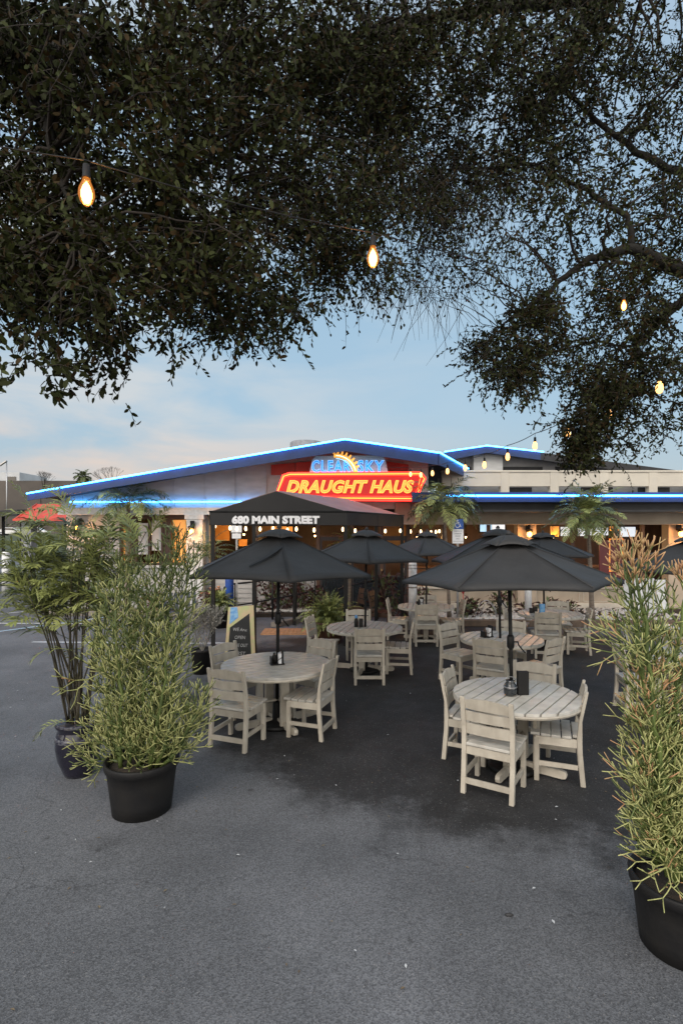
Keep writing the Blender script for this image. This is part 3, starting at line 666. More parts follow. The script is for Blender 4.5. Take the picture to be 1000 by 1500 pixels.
# big backlit poster right
ps=thing('framed_poster','red backlit poster in an orange frame on the dining wing front','poster',W(898,847,15.6)); z0=W(898,847,15.6)
MB().span((-.42,-.02,-.1),(.30,.02,1.1)).build('poster_sheet',M['posterred'],ps)
q=MB(); 
for s in (((-.14,-.04,.2),(-.12,-.02,1.15)),((.24,-.04,.2),(.26,-.02,1.15)),((-.14,-.04,1.13),(.26,-.02,1.15)),((-.14,-.04,.2),(.26,-.02,.22))): q.span(*s)
q.build('frame',M['litorange'],ps)
tv=thing('wall_screen','lit blue television screen inside the dark dining room beside the parking sign','screen',(5.0,19.2,2.35))
MB().span((-.1,0,-.02),(.9,.06,.42)).build('bezel',M['blackplastic'],tv); MB().span((-.04,-.01,.02),(.36,0,.37)).build('display',M['screen'],tv); MB().span((.38,-.01,.02),(.84,0,.37)).build('display',M['skylight'],tv)
# chalkboard A-frame
cb=thing('chalkboard_sign','A-frame chalkboard with a painted green and yellow border and chalk writing, open','sandwich board',(-1.82,9.9,0),.0)
p=[Vector((-.30,-.22,0)),Vector((.28,-.30,0)),Vector((.20,-.02,1.0)),Vector((-.28,.06,.95))]
def panel(q,p,th,m=0):
    nrm=(p[1]-p[0]).cross(p[3]-p[0]).normalized(); q.add([*p,*[v-nrm*th for v in p]],[(0,1,2,3),(7,6,5,4),(0,4,5,1),(1,5,6,2),(2,6,7,3),(3,7,4,0)],m)
q=MB(); panel(q,p,.025); q.build('front_panel',M['frameyellow'],cb)
nr=(p[1]-p[0]).cross(p[3]-p[0]).normalized()
def on(u,v,k=.004): return p[0]*(1-u)*(1-v)+p[1]*u*(1-v)+p[2]*u*v+p[3]*(1-u)*v+nr*k
q=MB(); panel(q,[on(.1,.07),on(.88,.05),on(.84,.86),on(.12,.62)],.003); bd=q.build('chalk_panel',M['chalk'],cb)
q=MB(); panel(q,[on(.1,.68,.006),on(.42,.80,.006),on(.36,.99,.006),on(.1,.99,.006)],.003); q.build('blue_picture',M['bluepaint'],cb)
ux=(p[1]-p[0]).normalized(); uy=nr.cross(ux)
rot=Matrix((ux,uy,nr)).transposed().to_euler()
for s,v,wd in (('WE ARE',.58,.27),('OPEN',.44,.2),('DINE OUT',.3,.29),('FIRST',.16,.22)):
    o=text_mesh(s,.1,M['chalkmark'],bd,'chalk_writing',on(.5,v,.008),rot=rot,extrude=.001,offset=.001,shear=.1); fit(o,wd,.06)
q=MB(); pb_=[Vector((-.29,.12,.95)),Vector((.20,.04,1.0)),Vector((.20,.42,0)),Vector((-.38,.5,0))]; panel(q,pb_,.02); q.build('rear_panel',M['darkwood'],cb)

# ================================================================== CHAIR / TABLE / UMBRELLA
def make_chair(mt='poly'):
    """faces +x, origin between the feet"""
    m=M[mt]; t=thing('dining_chair','','chair')
    w=.235
    for s in (-1,1):
        q=MB(); y=s*(w-.02)
        prf=[(-.235,0),(-.19,0),(-.163,.30),(-.160,.45),(-.178,.62),(-.232,.875),(-.258,.875),(-.252,.84),(-.205,.60),(-.205,.40),(-.208,.30)]
        q.prism([(x,z) for x,z in prf],y-.021,y+.021,axis='y'); q.build('rear_leg',m,t,bevel=.004)
        q=MB(); q.box((.19,y,.205),(.045,.042,.41)); q.build('front_leg',m,t,bevel=.004)
        q=MB(); q.box((0,y,.165),(.34,.026,.042)); q.build('side_stretcher',m,t,bevel=.003)
    q=MB(); q.box((-.207,0,.115),(.026,.39,.05)); q.build('rear_stretcher',m,t,bevel=.003)
    q=MB(); q.box((.02,w-.02,.385),(.36,.034,.075)); q.box((.02,-w+.02,.385),(.36,.034,.075)); q.box((.195,0,.385),(.03,.41,.075)); q.box((-.175,0,.385),(.03,.39,.075)); q.build('seat_frame',m,t,bevel=.003)
    q=MB(); n=5; d=.445; sw=(d-.01*(n-1))/n
    for i in range(n):
        x=-.205+sw/2+i*(sw+.011); dip=.006*abs(i-2); wd=.385 if i==0 else .475
        q.box((x,0,.436+dip*.6),(sw,wd,.026))
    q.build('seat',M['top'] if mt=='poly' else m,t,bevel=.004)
    # arched top rail and two slats between the rear posts
    q=MB()
    def rail_(z0,z1,arch,x0,x1,curve=.018):
        k=8; vs=[]; 
        for i in range(k+1):
            u=-1+2*i/k; y=u*(w-.038); a=arch*(1-u*u); bx=-curve*(1-u*u)
            for (zz,xx) in ((z0,x0),(z1+a,x1)):
                vs+=[(xx+bx+.011,y,zz),(xx+bx-.011,y,zz)]
        fs=[]
        for i in range(k):
            b=4*i; c=b+4
            fs+=[(b,c,c+2,b+2),(b+1,b+3,c+3,c+1),(b+2,c+2,c+3,b+3),(b,b+1,c+1,c)]
        fs+=[(0,2,3,1),(4*k,4*k+1,4*k+3,4*k+2)]
        q.add(vs,fs)
    rail_(.765,.845,.028,-.210,-.232); rail_(.655,.745,0,-.192,-.206); rail_(.535,.632,0,-.178,-.188)
    q.build('backrest',m,t)
    return t
def make_table(r=.61):
    t=thing('round_table','','table')
    q=MB(); n=11; pw=2*r/n
    def seg(y): return math.sqrt(max(0,r*r-y*y))
    for i in range(n):
        y0=-r+i*pw+.0075; y1=-r+(i+1)*pw-.0075; k=5
        ys=[y0+(y1-y0)*j/k for j in range(k+1)]
        poly=[(seg(y),y) for y in ys]+[(-seg(y),y) for y in reversed(ys)]
        poly=[(x,y) for x,y in poly]
        q.prism(poly,.712,.74)
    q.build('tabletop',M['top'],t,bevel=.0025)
    q=MB(); N=48; ring=[]
    for (rr,z) in ((r-.06,.684),(r-.002,.684),(r+.004,.70),(r-.002,.7115),(r-.06,.7115)): ring.append((rr,z))
    vs=[];fs=[]
    for (rr,z) in ring:
        for j in range(N): a=2*PI*j/N; vs.append((rr*math.cos(a),rr*math.sin(a),z))
    for i in range(5):
        for j in range(N): j2=(j+1)%N; i2=(i+1)%5; fs.append((i*N+j,i*N+j2,i2*N+j2,i2*N+j))
    q.add(vs,fs); q.box((0,0,.695),(2*r-.2,.09,.03)); q.box((0,0,.66),(.09,2*r-.24,.035)); q.build('rim',M['poly'],t)
    for k in range(4):
        a=k*PI/2; R=Matrix.Rotation(a,3,'Z')
        q=MB(); q.box(R@Vector((.2,0,.36)),(.035,.10,.62),R=R); q.build('leg',M['poly'],t,bevel=.004)
        q=MB(); pr_=[(.06,.02),(.44,.02),(.475,.03),(.485,.06),(.475,.09),(.44,.10),(.06,.10)]
        b=MB(); b.prism(pr_,-.022,.022,axis='y'); b.v=[tuple(R@Vector(v)) for v in b.v]; b.build('foot',M['poly'],t,bevel=.004)
    q=MB()
    for s in (-1,1):
        q.box((s*.2,0,.30),(.03,.09,.05))
    q.tube([(-.2,0,.3),(.2,0,.3)],.02,4); q.build('cross_brace',M['poly'],t)
    return t
def make_umbrella(R=1.07,zr_=1.86,za=2.275,strap=False):
    t=thing('patio_umbrella','','umbrella')
    MB().tube([(0,0,.06),(0,0,za-.02)],.019,10).build('pole',M['blackmetal'],t)
    q=MB(); q.lathe([(.24,0),(.24,.035),(.2,.05),(.05,.07),(.045,.26),(.03,.27),(0,.27)],28); q.build('base',M['blackmetal'],t)
    q=MB(); q.lathe([(.024,1.18),(.036,1.2),(.036,1.30),(.024,1.32)],12); q.tube([(.03,0,1.25),(.07,0,1.25),(.075,0,1.22),(.13,-.02,1.15),(.14,-.02,1.15)],.008,6); q.build('crank',M['blackmetal'],t)
    def pt(a,u,sector):   # u 0..1 from apex to rim; a inside sector 0..1
        a0=sector*PI/3; p0=Vector((math.cos(a0),math.sin(a0),0)); p1=Vector((math.cos(a0+PI/3),math.sin(a0+PI/3),0))
        p=(p0*(1-a)+p1*a)*R*u
        z=za-(za-zr_)*(u**1.04)
        z-=.11*math.sin(PI*a)*u*(1-u)   # sag between the ribs
        edge=.05*math.sin(PI*a)*max(0,(u-.6)/.4); z+=.012*math.sin(PI*a)*max(0,(u-.7)/.3)
        p*= (1-edge*.6)
        return Vector((p.x,p.y,z))
    q=MB(); na,nu=8,10
    for s in range(6):
        vs=[pt(i/na,.03+.97*j/nu,s) for j in range(nu+1) for i in range(na+1)]
        # small hem
        vs+=[pt(i/na,1,s)-Vector((0,0,.035)) for i in range(na+1)]
        fs=[(j*(na+1)+i,(j+1)*(na+1)+i,(j+1)*(na+1)+i+1,j*(na+1)+i+1) for j in range(nu+1) for i in range(na)]
        q.add(vs,fs,0,True)
    for s in range(6): q.tube([pt(0,u,s)+Vector((0,0,.002)) for u in (.05,.3,.6,.8,1.0)],.0045,5,cap=False)
    q.build('canopy',M['canvas'],t,solid=.002)
    q=MB()
    for s in range(6):
        vs=[]
        for j,u in enumerate((.0,.1,.2,.27)):
            for i in range(7):
                v=pt(i/6,u,s); v.z=za+.045-.112*(u/.27)**1.7+.020*math.sin(PI*i/6)*(u/.27); vs.append(v)
        q.add(vs,[(j*7+i,(j+1)*7+i,(j+1)*7+i+1,j*7+i+1) for j in range(3) for i in range(6)],0,True)
    q.lathe([(.03,za+.045),(.03,za+.06),(.015,za+.085),(0,za+.09)],10); q.build('vent_cap',M['canvas'],t,solid=.003)
    for s in range(6):
        a=s*PI/3; d=Vector((math.cos(a),math.sin(a),0))
        q=MB(); q.tube([Vector((0,0,za-.03)),d*R*.55+Vector((0,0,pt(0,.55,s).z-.018)),d*R*.99+Vector((0,0,zr_-.014))],.008,5)
        q.tube([Vector((0,0,za-.42)),d*R*.5+Vector((0,0,pt(0,.5,s).z-.03))],.007,5); q.build('rib',M['blackmetal'],t)
    if strap:
        q=MB(); pts=[pt(.5,u,4)+Vector((0,0,.022)) for u in (.42,.55,.68,.8,.86)]
        for i in range(4):
            pass
        P0=[pt(.92,.36,3)+Vector((0,0,.015)),pt(.75,.48,3)+Vector((0,0,.03)),pt(.62,.62,3)+Vector((0,0,.03)),pt(.5,.78,3)+Vector((0,0,.022))]
        P1=[pt(.98,.40,3)+Vector((0,0,.015)),pt(.84,.52,3)+Vector((0,0,.035)),pt(.68,.64,3)+Vector((0,0,.03)),pt(.52,.80,3)+Vector((0,0,.02))]
        q.add(P0+P1,[(0,1,5,4),(1,2,6,5),(2,3,7,6)]); q.build('tie_strap',M['awning'],t,solid=.006)
    return t
R_=math.radians
tables=[ # x,y,scale,rotation, table label, chairs [(x,y,deg,label)], umbrella(dx,dy,rot,scale,label)
 (1.73,5.32,1.0,R_(52),'nearest round slatted table on the right',
   [(1.39,4.89,58,'sand chair nearest the camera, its back to us at the front right table'),(1.345,5.64,-27,'sand chair on the left side of the front right table'),
    (2.10,5.21,159,'sand chair seen side on at the right of the front right table'),(2.06,5.86,240,'sand chair behind the front right table, only its top rail showing')],
   (-.03,0,R_(-10),1.0,'black umbrella over the nearest right table, largest and lowest')),
 (-.79,6.54,1.09,R_(32),'round slatted table on the left beside the potted pencil cactus',
   [(-1.15,5.96,69,'sand chair at the near left of the front left table, back toward us'),(-.35,6.27,160,'sand chair at the near right of the front left table, turned sideways'),
    (-1.37,6.96,-35,'sand chair at the far left of the front left table by the chalkboard'),(-.41,7.18,235,'sand chair at the far right of the front left table')],
   (0,0,R_(42),1.09,'black umbrella over the left table with a loose tie strap')),
 (.39,9.1,1.05,R_(75),'round slatted table in the middle holding a blue capped bottle',
   [(.43,8.43,90,'sand chair with its back square to us at the middle left table'),(.97,9.05,172,'sand chair on the right side of the middle left table'),
    (.32,10.0,270,'sand chair behind the middle left table, by the big fern pot'),(-.33,9.32,-15,'sand chair on the left side of the middle left table')],
   (0,0,R_(30),1.04,'black umbrella over the middle table in front of the canopy corner')),
 (2.42,8.13,1.0,R_(60),'round slatted table directly behind the nearest right one, with a menu holder',
   [(2.15,7.57,58,'sand chair with its back to us at the middle right table'),(1.87,8.52,-50,'sand chair on the left of the middle right table'),
    (2.82,7.61,128,'sand chair on the near right of the middle right table, angled'),(2.75,8.72,252,'sand chair behind the middle right table')],
   (0,0,R_(30),1.0,'black umbrella just behind and left of the largest one')),
 (1.84,11.7,1.0,R_(80),'far round table beside the white bollard near the entrance',
   [(1.75,11.2,88,'sand chair with its back to us at the far left table by the bollard'),(1.25,11.85,-10,'sand chair on the left of the far left table by the bollard'),
    (2.42,11.7,178,'sand chair on the right of the far left table, beside red flowers'),(1.98,12.35,268,'sand chair behind the far left table, nearest the building')],
   (0,.0,R_(12),.95,'black umbrella farthest back, left of the parking sign')),
 (4.13,10.64,1.0,R_(80),'far round table on the right holding a blue bottle in front of the tan wall',
   [(3.85,10.12,80,'sand chair with its back to us at the far right table'),(4.58,10.45,165,'sand chair on the right of the far right table, near the palm trunk'),
    (3.6,11.1,-25,'sand chair on the left of the far right table, half hidden by poles'),(4.55,11.25,255,'sand chair behind the far right table by the red leaved plants')],
   (-.1,0,0,.95,'black umbrella at the back right in front of the amber column lamp')),
 (4.55,6.9,1.0,R_(20),'round table mostly hidden behind the right hand pencil cactus',
   [(3.86,7.0,-10,'sand chair half hidden behind the right hand pencil cactus'),(4.75,7.5,250,'sand chair behind the hidden table at the right edge')],
   (0,0,0,1.0,'black umbrella cut off by the right edge behind the pencil cactus')),
]
ch0=make_chair(); tb0=make_table(); um0=make_umbrella()
uc=tc=cc_=0
first=True
for ti,(x,y,s,rz,tl,chs,um) in enumerate(tables):
    if first: t=tb0
    else: t=dup(tb0)
    t.location=(x,y,0); t.rotation_euler=(0,0,rz); t.scale=(s,s,1.0); t['label']=tl; t['category']='table'; t['group']='round slatted tables on the asphalt terrace'
    for (cx_,cy_,dg,lb) in chs:
        c_=ch0 if cc_==0 else dup(ch0)
        cc_+=1; c_.location=(cx_,cy_,0); c_.rotation_euler=(0,0,R_(dg)); c_['label']=lb; c_['category']='chair'; c_['group']='sand coloured slatted chairs around the round tables'
    dx,dy,ur,us,ul=um
    if ti==1: u=make_umbrella(zr_=1.80,za=2.275,strap=True)
    else: u=um0 if first else dup(um0)
    u.location=(x+dx,y+dy,0); u.rotation_euler=(R_(.6*((ti*37)%5-2)),R_((-.9,.9,.3,-1.1,.4,-.5,.6)[ti]),ur); u.scale=(us,us,(1,1.03,1.03,1.035,1.02,1.01,1)[ti])
    u['label']=ul; u['category']='umbrella'; u['group']='black patio umbrellas over the tables'
    first=False
# table things
def caddy(x,y,label,kind,rz=0):
    t=thing('table_caddy',label,'caddy',(x,y,.741),rz,'condiment caddies on the tables')
    if kind in(0,1):
        q=MB(); q.box((0,0,.008),(.17,.11,.012)); q.box((.065,0,.09),(.012,.10,.17)); q.box((-.075,0,.05),(.01,.10,.09)); q.tube([(-.075,-.05,.09),(0,-.052,.06),(.065,-.05,.10)],.005,5); q.tube([(-.075,.05,.09),(0,.052,.06),(.065,.05,.10)],.005,5)
        q.build('rack',M['blackmetal'],t)
        q=MB(); q.lathe([(.026,.015),(.026,.10),(.014,.125),(.014,.145),(0,.147)],14,c=(-.035,.0,0)); q.build('bottle',M['blackplastic'] if kind==0 else M['darkwood'],t)
        q=MB(); q.box((.03,0,.075),(.035,.085,.12)); q.build('napkins',M['signwhite'],t)
    if kind==2:
        q=MB(); q.box((.075,0,.115),(.11,.05,.23)); q.build('menu_holder',M['blackplastic'],t,bevel=.004)
        q=MB(); q.lathe([(.035,.0),(.062,.02),(.066,.06),(.055,.11),(.038,.135),(.045,.15)],18,c=(-.06,-.02,0)); jar=q.build('lantern',M['glass'],t)
        q=MB(); q.tube([(-.06+.05*math.cos(a),-.02,.15+.035*math.sin(a)) for a in [PI*i/8 for i in range(9)]],.004,5); q.build('handle',M['steel'],jar)
        q=MB(); q.lathe([(.066,.085),(.069,.09),(.066,.095)],18,c=(-.06,-.02,0)); q.build('band',M['steel'],jar)
    if kind==3:
        q=MB(); q.lathe([(.035,0),(.036,.10),(.028,.13),(.016,.15)],14,c=(-.05,0,0)); q.build('bottle',M['blackplastic'],t)
        q=MB(); q.lathe([(.026,.15),(.028,.165),(.018,.20),(0,.205)],14,c=(-.05,0,0)); q.build('bottle_cap',M['bluepaint'],t)
        q=MB(); q.box((.03,0,.07),(.07,.1,.13)); q.build('napkin_box',M['blackplastic'],t,bevel=.004)
    if kind==4:
        q=MB(); q.box((0,0,.09),(.10,.06,.18)); q.build('blue_box',M['bluepaint'],t,bevel=.008)
        q=MB(); q.box((-.13,.02,.06),(.07,.07,.12)); q.box((-.22,.0,.05),(.06,.05,.1)); q.build('holder',M['blackplastic'],t,bevel=.004)
caddy(-.78,6.50,'black wire caddy with bottles on the left table at the umbrella pole',0,.3)
caddy(1.71,5.28,'dark glass lantern jar beside a tall black menu holder on the nearest right table',2,.1)
caddy(.30,9.08,'black caddy with a blue capped bottle on the middle left table',3,0)
caddy(2.22,8.2,'black caddy with napkins and menus on the middle right table',1,.4)
caddy(1.72,11.75,'small dark bottles on the far table by the bollard',0,.8)
caddy(3.98,10.65,'blue box and dark holders on the far right table',4,0)
# dark wooden chair under the canopy, slate bench, planters' boards
dc=make_chair('darkwood'); dc.location=(.95,12.6,0); dc.rotation_euler=(0,0,R_(-20)); dc.scale=(1.1,1.1,1.1); dc['label']='dark brown wooden chair just behind the middle umbrella pole near the entrance'; dc['category']='chair'
dc2=dup(dc,loc=(.3,13.1,0),rz=R_(200),label='second dark wooden chair farther left under the entrance canopy')
ad=thing('slate_bench','dark slate blue slatted bench behind the left potted plants','bench',(-4.05,13.4,0),.25)
q=MB()
for i in range(6): q.box((-.35+.14*i,.1,.62),(.10,.03,.42),R=Matrix.Rotation(-.2,3,'X'))
q.build('backrest',M['slate'],ad,bevel=.004)
q=MB()
for i in range(4): q.box((0,-.35+.1*i,.38),(.9,.085,.025))
q.build('seat',M['slate'],ad)
for sx_ in (-.42,.42):
    q=MB(); q.box((sx_,-.36,.28),(.05,.05,.56)); q.build('leg',M['slate'],ad); q=MB(); q.box((sx_,.08,.28),(.05,.05,.56)); q.build('leg',M['slate'],ad); q=MB(); q.box((sx_,-.15,.58),(.09,.6,.03)); q.build('arm_rest',M['slate'],ad)
wsn=thing('white_chair','tall pale slatted lounge chair behind the right hand pencil cactus','chair',(6.05,10.6,0))
for i in range(4):
    MB().box((-.33+.22*i,.1,1.08),(.19,.03,.72-.06*abs(i-1.5)),R=Matrix.Rotation(-.12,3,'X')).build('back_slat',M['white'],wsn,bevel=.01)
q=MB(); 
for i in range(4): q.box((0,-.42+.12*i,.5),(.86,.1,.025))
q.build('seat',M['white'],wsn)
for sx_ in (-.42,.42):
    for yy in (-.42,.05): MB().box((sx_,yy,.26),(.06,.06,.52)).build('leg',M['white'],wsn)

# ================================================================== STRING LIGHTS
def bulb_part(parent,loc,s=1.0,warm=True,core='bulbcore',full=True):
    q=MB(); q.lathe([(.014*s,.0),(.016*s,-.05*s),(.018*s,-.055*s)],10); so=q.build('socket',M['blackplastic'],parent,loc=loc)
    if full:
        q=MB(); q.lathe([(.013*s,-.055*s),(.018*s,-.07*s),(.03*s,-.10*s),(.032*s,-.125*s),(.024*s,-.15*s),(.010*s,-.165*s),(0,-.168*s)],16); b=q.build('bulb',M['amberglass'],so)
        q=MB(); q.lathe([(0,-.065*s),(.013*s,-.085*s),(.0215*s,-.11*s),(.0215*s,-.13*s),(.012*s,-.152*s),(0,-.160*s)],12); q.build('filament',M[core],so)
    else:
        q=MB(); q.lathe([(0,-.16*s),(.02*s,-.15*s),(.031*s,-.12*s),(.026*s,-.08*s),(.013*s,-.055*s)],10); q.build('bulb',M[core],so)
def string(name,label,pts,bulbs,s=1.0,core='bulbcore',full=True,light=0,sag=.0,thick=.006,drop=.0):
    t=thing(name,label,'string light',pts[0],0,'strings of round bulbs'); b=Vector(pts[0])
    q=MB(); path=[]
    for i in range(len(pts)-1):
        a,c=Vector(pts[i]),Vector(pts[i+1])
        for k in range(6):
            u=k/6; v=a.lerp(c,u); v.z-=sag*4*u*(1-u); path.append(v-b)
    path.append(Vector(pts[-1])-b); q.tube(path,thick,5); q.build('cable',M['blackmetal'],t)
    for v in bulbs:
        v=Vector(v)-b
        if drop: MB().tube([v+Vector((0,0,drop)),v],.003,4).build('drop_cord',M['blackmetal'],t)
        bulb_part(t,v,s,core=core,full=full)
        if light:
            l=bpy.data.lights.new('bulb_light','POINT'); l.color=(1,.5,.16); l.energy=light; l.shadow_soft_size=.03
            lo=bpy.data.objects.new('bulb_light',l); C.objects.link(lo); lo.parent=t; lo.location=v+Vector((0,0,-.12*s))
    return t
# near string through the oak: bulbs at three distances
def bulbtop(px,py,d,s=1.0,c=.115): w=W(px,py,d); return (w.x,w.y,w.z+c*s)
B1=[bulbtop(127,283,1.75,.8),bulbtop(546,378,2.25,.8),bulbtop(913,452,4.4)]
string('string_light','near string of amber bulbs hung through the oak leaves',[(B1[0][0]-.9,1.5,B1[0][2]+.06),(B1[0][0],B1[0][1],B1[0][2]+.015),(B1[1][0],B1[1][1],B1[1][2]+.015),(B1[2][0],B1[2][1],B1[2][2]+.02),(3.6,5.8,4.9)],B1,s=.8,light=12,sag=.02,thick=.0022)
px_=[(965,566),(891,606),(831,633),(783,652),(743,668),(709,680),(681,684.5),(655,689.5),(633,692.5),(616,695),(601,694)]
B2=[]
for i,(a,b_) in enumerate(px_):
    d=5.6+ (14.3-5.6)*i/10; B2.append(bulbtop(a,b_,d,1.05))
string('string_light','far string of amber bulbs running from the right oak down to the red sign',[(4.6,5.0,B2[0][2]+.35)]+[(x,y,z+.06) for x,y,z in B2]+[(1.2,14.6,B2[-1][2]+.1)],B2,s=1.25,core='farbulb',full=False,light=1.2,sag=.02,drop=.06)
def canopy_string(label,pxs,d0,d1,s=.95):
    bs=[]
    for i,(a,b_) in enumerate(pxs):
        d=d0+(d1-d0)*i/max(1,len(pxs)-1); bs.append(bulbtop(a,b_,d,s))
    string('string_light',label,[(x,y,z+.02) for x,y,z in bs],bs,s=s,core='whitebulb',full=False,light=5,sag=.03,thick=.004)
canopy_string('white bulbs strung under the lettered front of the canopy',[(315,771),(337,774),(347,775),(360,775),(381,775.5),(400,775),(421,777),(434,775.5),(460,777)],11.3,11.3)
canopy_string('white bulbs strung under the right side of the canopy',[(502,776),(520,778),(564,778.5),(586,778)],11.4,13.2)
canopy_string('small white bulbs strung inside the dining room left of the parking sign',[(601,779),(616,779),(631,780),(638,779.5),(643,778.5)],17.5,17.8,1.2)
# ================================================================== PLANTS
def rv(s=1.0): return Vector((random.gauss(0,1),random.gauss(0,1),random.gauss(0,1)))*s
def frond(q,base,az,el,L,droop,nl,ll,lw=.018,m=0,rm=None,spread=1.0,jit=.15,r=.006):
    d=Vector((math.cos(az)*math.cos(el),math.sin(az)*math.cos(el),math.sin(el))); p=Vector(base); pts=[p.copy()]; n=10
    dirs=[]
    for i in range(n):
        d=(d+Vector((0,0,-droop/n*(.4+1.2*i/n)))).normalized(); p=p+d*L/n; pts.append(p.copy()); dirs.append(d.copy())
    q.tube(pts,[r*(1-.8*i/n) for i in range(n+1)],4,m if rm is None else rm,cap=False)
    for k in range(nl):
        u=.18+.82*(k+.5)/nl; i=min(n-1,int(u*n)); c=pts[i].lerp(pts[i+1],u*n-i); t=dirs[i]
        side=t.cross(Vector((0,0,1))); 
        if side.length<.05: side=Vector((1,0,0))
        side.normalize(); up=side.cross(t)
        l=ll*math.sin(PI*min(1,.25+.72*u))*random.uniform(.85,1.1)
        for s in (-1,1):
            dv=(side*s*spread+t*.75+up*random.uniform(-.1,.25)+rv(jit)).normalized()
            e1=c+dv*l*.5; e2=c+dv*l+Vector((0,0,-l*.22)); wv=t.cross(dv).cross(dv).normalized()*lw*.5
            q.add([c-wv*.3,c+wv*.3,e1+wv,e1-wv,e2],[(0,1,2,3),(3,2,4)],m)
def palm_tree(name,label,loc,h,crown,nf,L,lean=(0,0),r=.06,ll=.22,droop=1.6,mats=('palmleaf','trunk'),els=(-.2,1.3),lw=.018,group=None):
    t=thing(name,label,'palm',loc,0,group)
    pts=[Vector((lean[0]*(i/8)**1.5,lean[1]*(i/8)**1.5,h*i/8)) for i in range(9)]
    MB().tube([Vector((0,0,-.02))]+pts[1:],[r*1.7,r*1.15]+[r*(1-.03*i) for i in range(7)],10).build('trunk',M[mats[1]],t)
    q=MB()
    for i in range(nf):
        a=i*2.4+random.uniform(-.3,.3); el=els[0]+(els[1]-els[0])*((i+.5)/nf)+random.uniform(-.12,.12)
        frond(q,pts[-1]+Vector((0,0,.02)),a,el,L*random.uniform(.85,1.1),droop*random.uniform(.7,1.1),22,ll,lw,m=i%2)
    q.build('crown',[M[mats[0]],M['palmdark']],t)
    return t
palm_tree('slender_palm','slender palm with arching fronds in front of the dining wing, right of centre',(6.3,13.5,.1),2.62,0,40,1.1,lean=(-.12,0),r=.055,lw=.032,ll=.3,els=(-.3,1.4),group='palms along the front of the building')
palm_tree('slender_palm','drooping palm between the red neon sign and the parking sign',(2.75,13.7,.1),2.95,0,32,1.15,lean=(-.15,0),r=.04,lw=.03,ll=.3,droop=2.0,els=(-.2,1.2),group='palms along the front of the building')
palm_tree('slender_palm','young palm growing before the left neon eave and gable',(-6.15,15.4,.1),3.08,0,34,1.35,lean=(.04,0),r=.07,lw=.034,ll=.34,droop=2.1,els=(-.1,1.0),group='palms along the front of the building')
palm_tree('distant_palm','small dark palm silhouetted above the far left roofs',(-38.5,80,0),10.6,0,26,1.6,r=.15,ll=.6,droop=2.2,lw=.12,mats=('palmdark','trunk'),els=(-.9,1.3))
# bare trees and bushes far left
def bare_tree(loc,h,label):
    t=thing('bare_tree',label,'tree',loc,0,'bare trees beyond the brown building'); q=MB()
    def rec(p,d,l,r,n):
        e=p+d*l; q.tube([p,p.lerp(e,.5)+rv(l*.04),e],[r,r*.8,r*.6],4,cap=False)
        if n==0: return
        for k in range(3): rec(e,(d+rv(.32)+Vector((0,0,.15))).normalized(),l*.72,r*.6,n-1)
    q.tube([(0,0,0),(0,0,h*.45)],[.25,.18],6); q.build('trunk',M['bark'],t); q=MB(); rec(Vector((0,0,h*.45)),Vector((0,0,1)),h*.2,.14,5); q.build('crown',M['twig'],t)
bare_tree((-55,128.5,1.8),15.5,'thin bare tree just left of the small far palm'); bare_tree((-72,128.5,1.8),14.5,'thin bare tree near the far flat white building')
def leafy(q,c,n,rad,lmin,lmax,w,up=.4,m=1):
    c=Vector(c)
    for i in range(n):
        d=rv().normalized(); d.z=abs(d.z)*up+.15; d.normalize(); p=c+Vector((random.gauss(0,rad*.35),random.gauss(0,rad*.35),random.uniform(0,rad*.9)))
        l=random.uniform(lmin,lmax); s=d.cross(rv()).normalized()*w*.5; b=p+d*l*.5; e=p+d*l+Vector((0,0,-l*.25))
        q.add([p,b+s,e,b-s],[(0,1,2,3)],random.randrange(m))
def shrub(name,label,loc,n,rad,lmin,lmax,w,mats,cat='plant',pot=None,up=.8,group=None,fl=None,h=1.0):
    t=thing(name,label,cat,loc,0,group); z=0
    if pot:
        r,hh,pm=pot; z=hh; q=MB(); q.lathe([(0,0),(r*.75,0),(r*.97,hh*.92),(r*1.04,hh*.93),(r*1.04,hh),(r*.93,hh),(r*.9,hh*.88),(0,hh*.88)],22); q.build('pot',M[pm],t)
    q=MB(); 
    for k in range(7):
        a=random.random()*6.28; q.tube([(0,0,z-.03),(math.cos(a)*rad*.2,math.sin(a)*rad*.2,z+rad*h*.5),(math.cos(a)*rad*.5,math.sin(a)*rad*.5,z+rad*h)],[.012,.009,.004],4,cap=False)
    q.build('stem',M['twig'],t)
    q=MB(); leafy(q,(0,0,z),n,rad,lmin,lmax,w,up,len(mats)); q.v=[(v[0],v[1],z+(v[2]-z)*h) for v in q.v]; q.build('foliage',[M[x] for x in mats],t)
    if fl:
        q=MB()
        for k in range(fl[1]): q=MB(); p=Vector((random.gauss(0,rad*.3),random.gauss(0,rad*.3),z+rad*random.uniform(.7,1.2))); q.lathe([(0,-.03),(.04,-.01),(.05,.02),(0,.04)],6,c=p); q.build('flower',M[fl[0]],t)
    return t
def fern(name,label,loc,rad,nf,pot,mats=('palmleaf','palmdark'),group=None,ll=.10):
    t=thing(name,label,'plant',loc,0,group); z=0
    if pot:
        r,hh,pm=pot; z=hh; q=MB(); q.lathe([(0,0),(r*.8,0),(r,hh*.9),(r*1.06,hh*.92),(r*1.06,hh),(r*.95,hh),(r*.9,hh*.9),(0,hh*.9)],22); q.build('pot',M[pm],t)
    q=MB()
    for i in range(nf):
        frond(q,(random.uniform(-.08,.08),random.uniform(-.08,.08),z),random.random()*6.28,random.uniform(.1,1.45),rad*random.uniform(.7,1.15),random.uniform(1.0,2.2),16,ll,.02,m=random.randrange(2),jit=.3)
    q.build('foliage',[M[x] for x in mats],t); return t
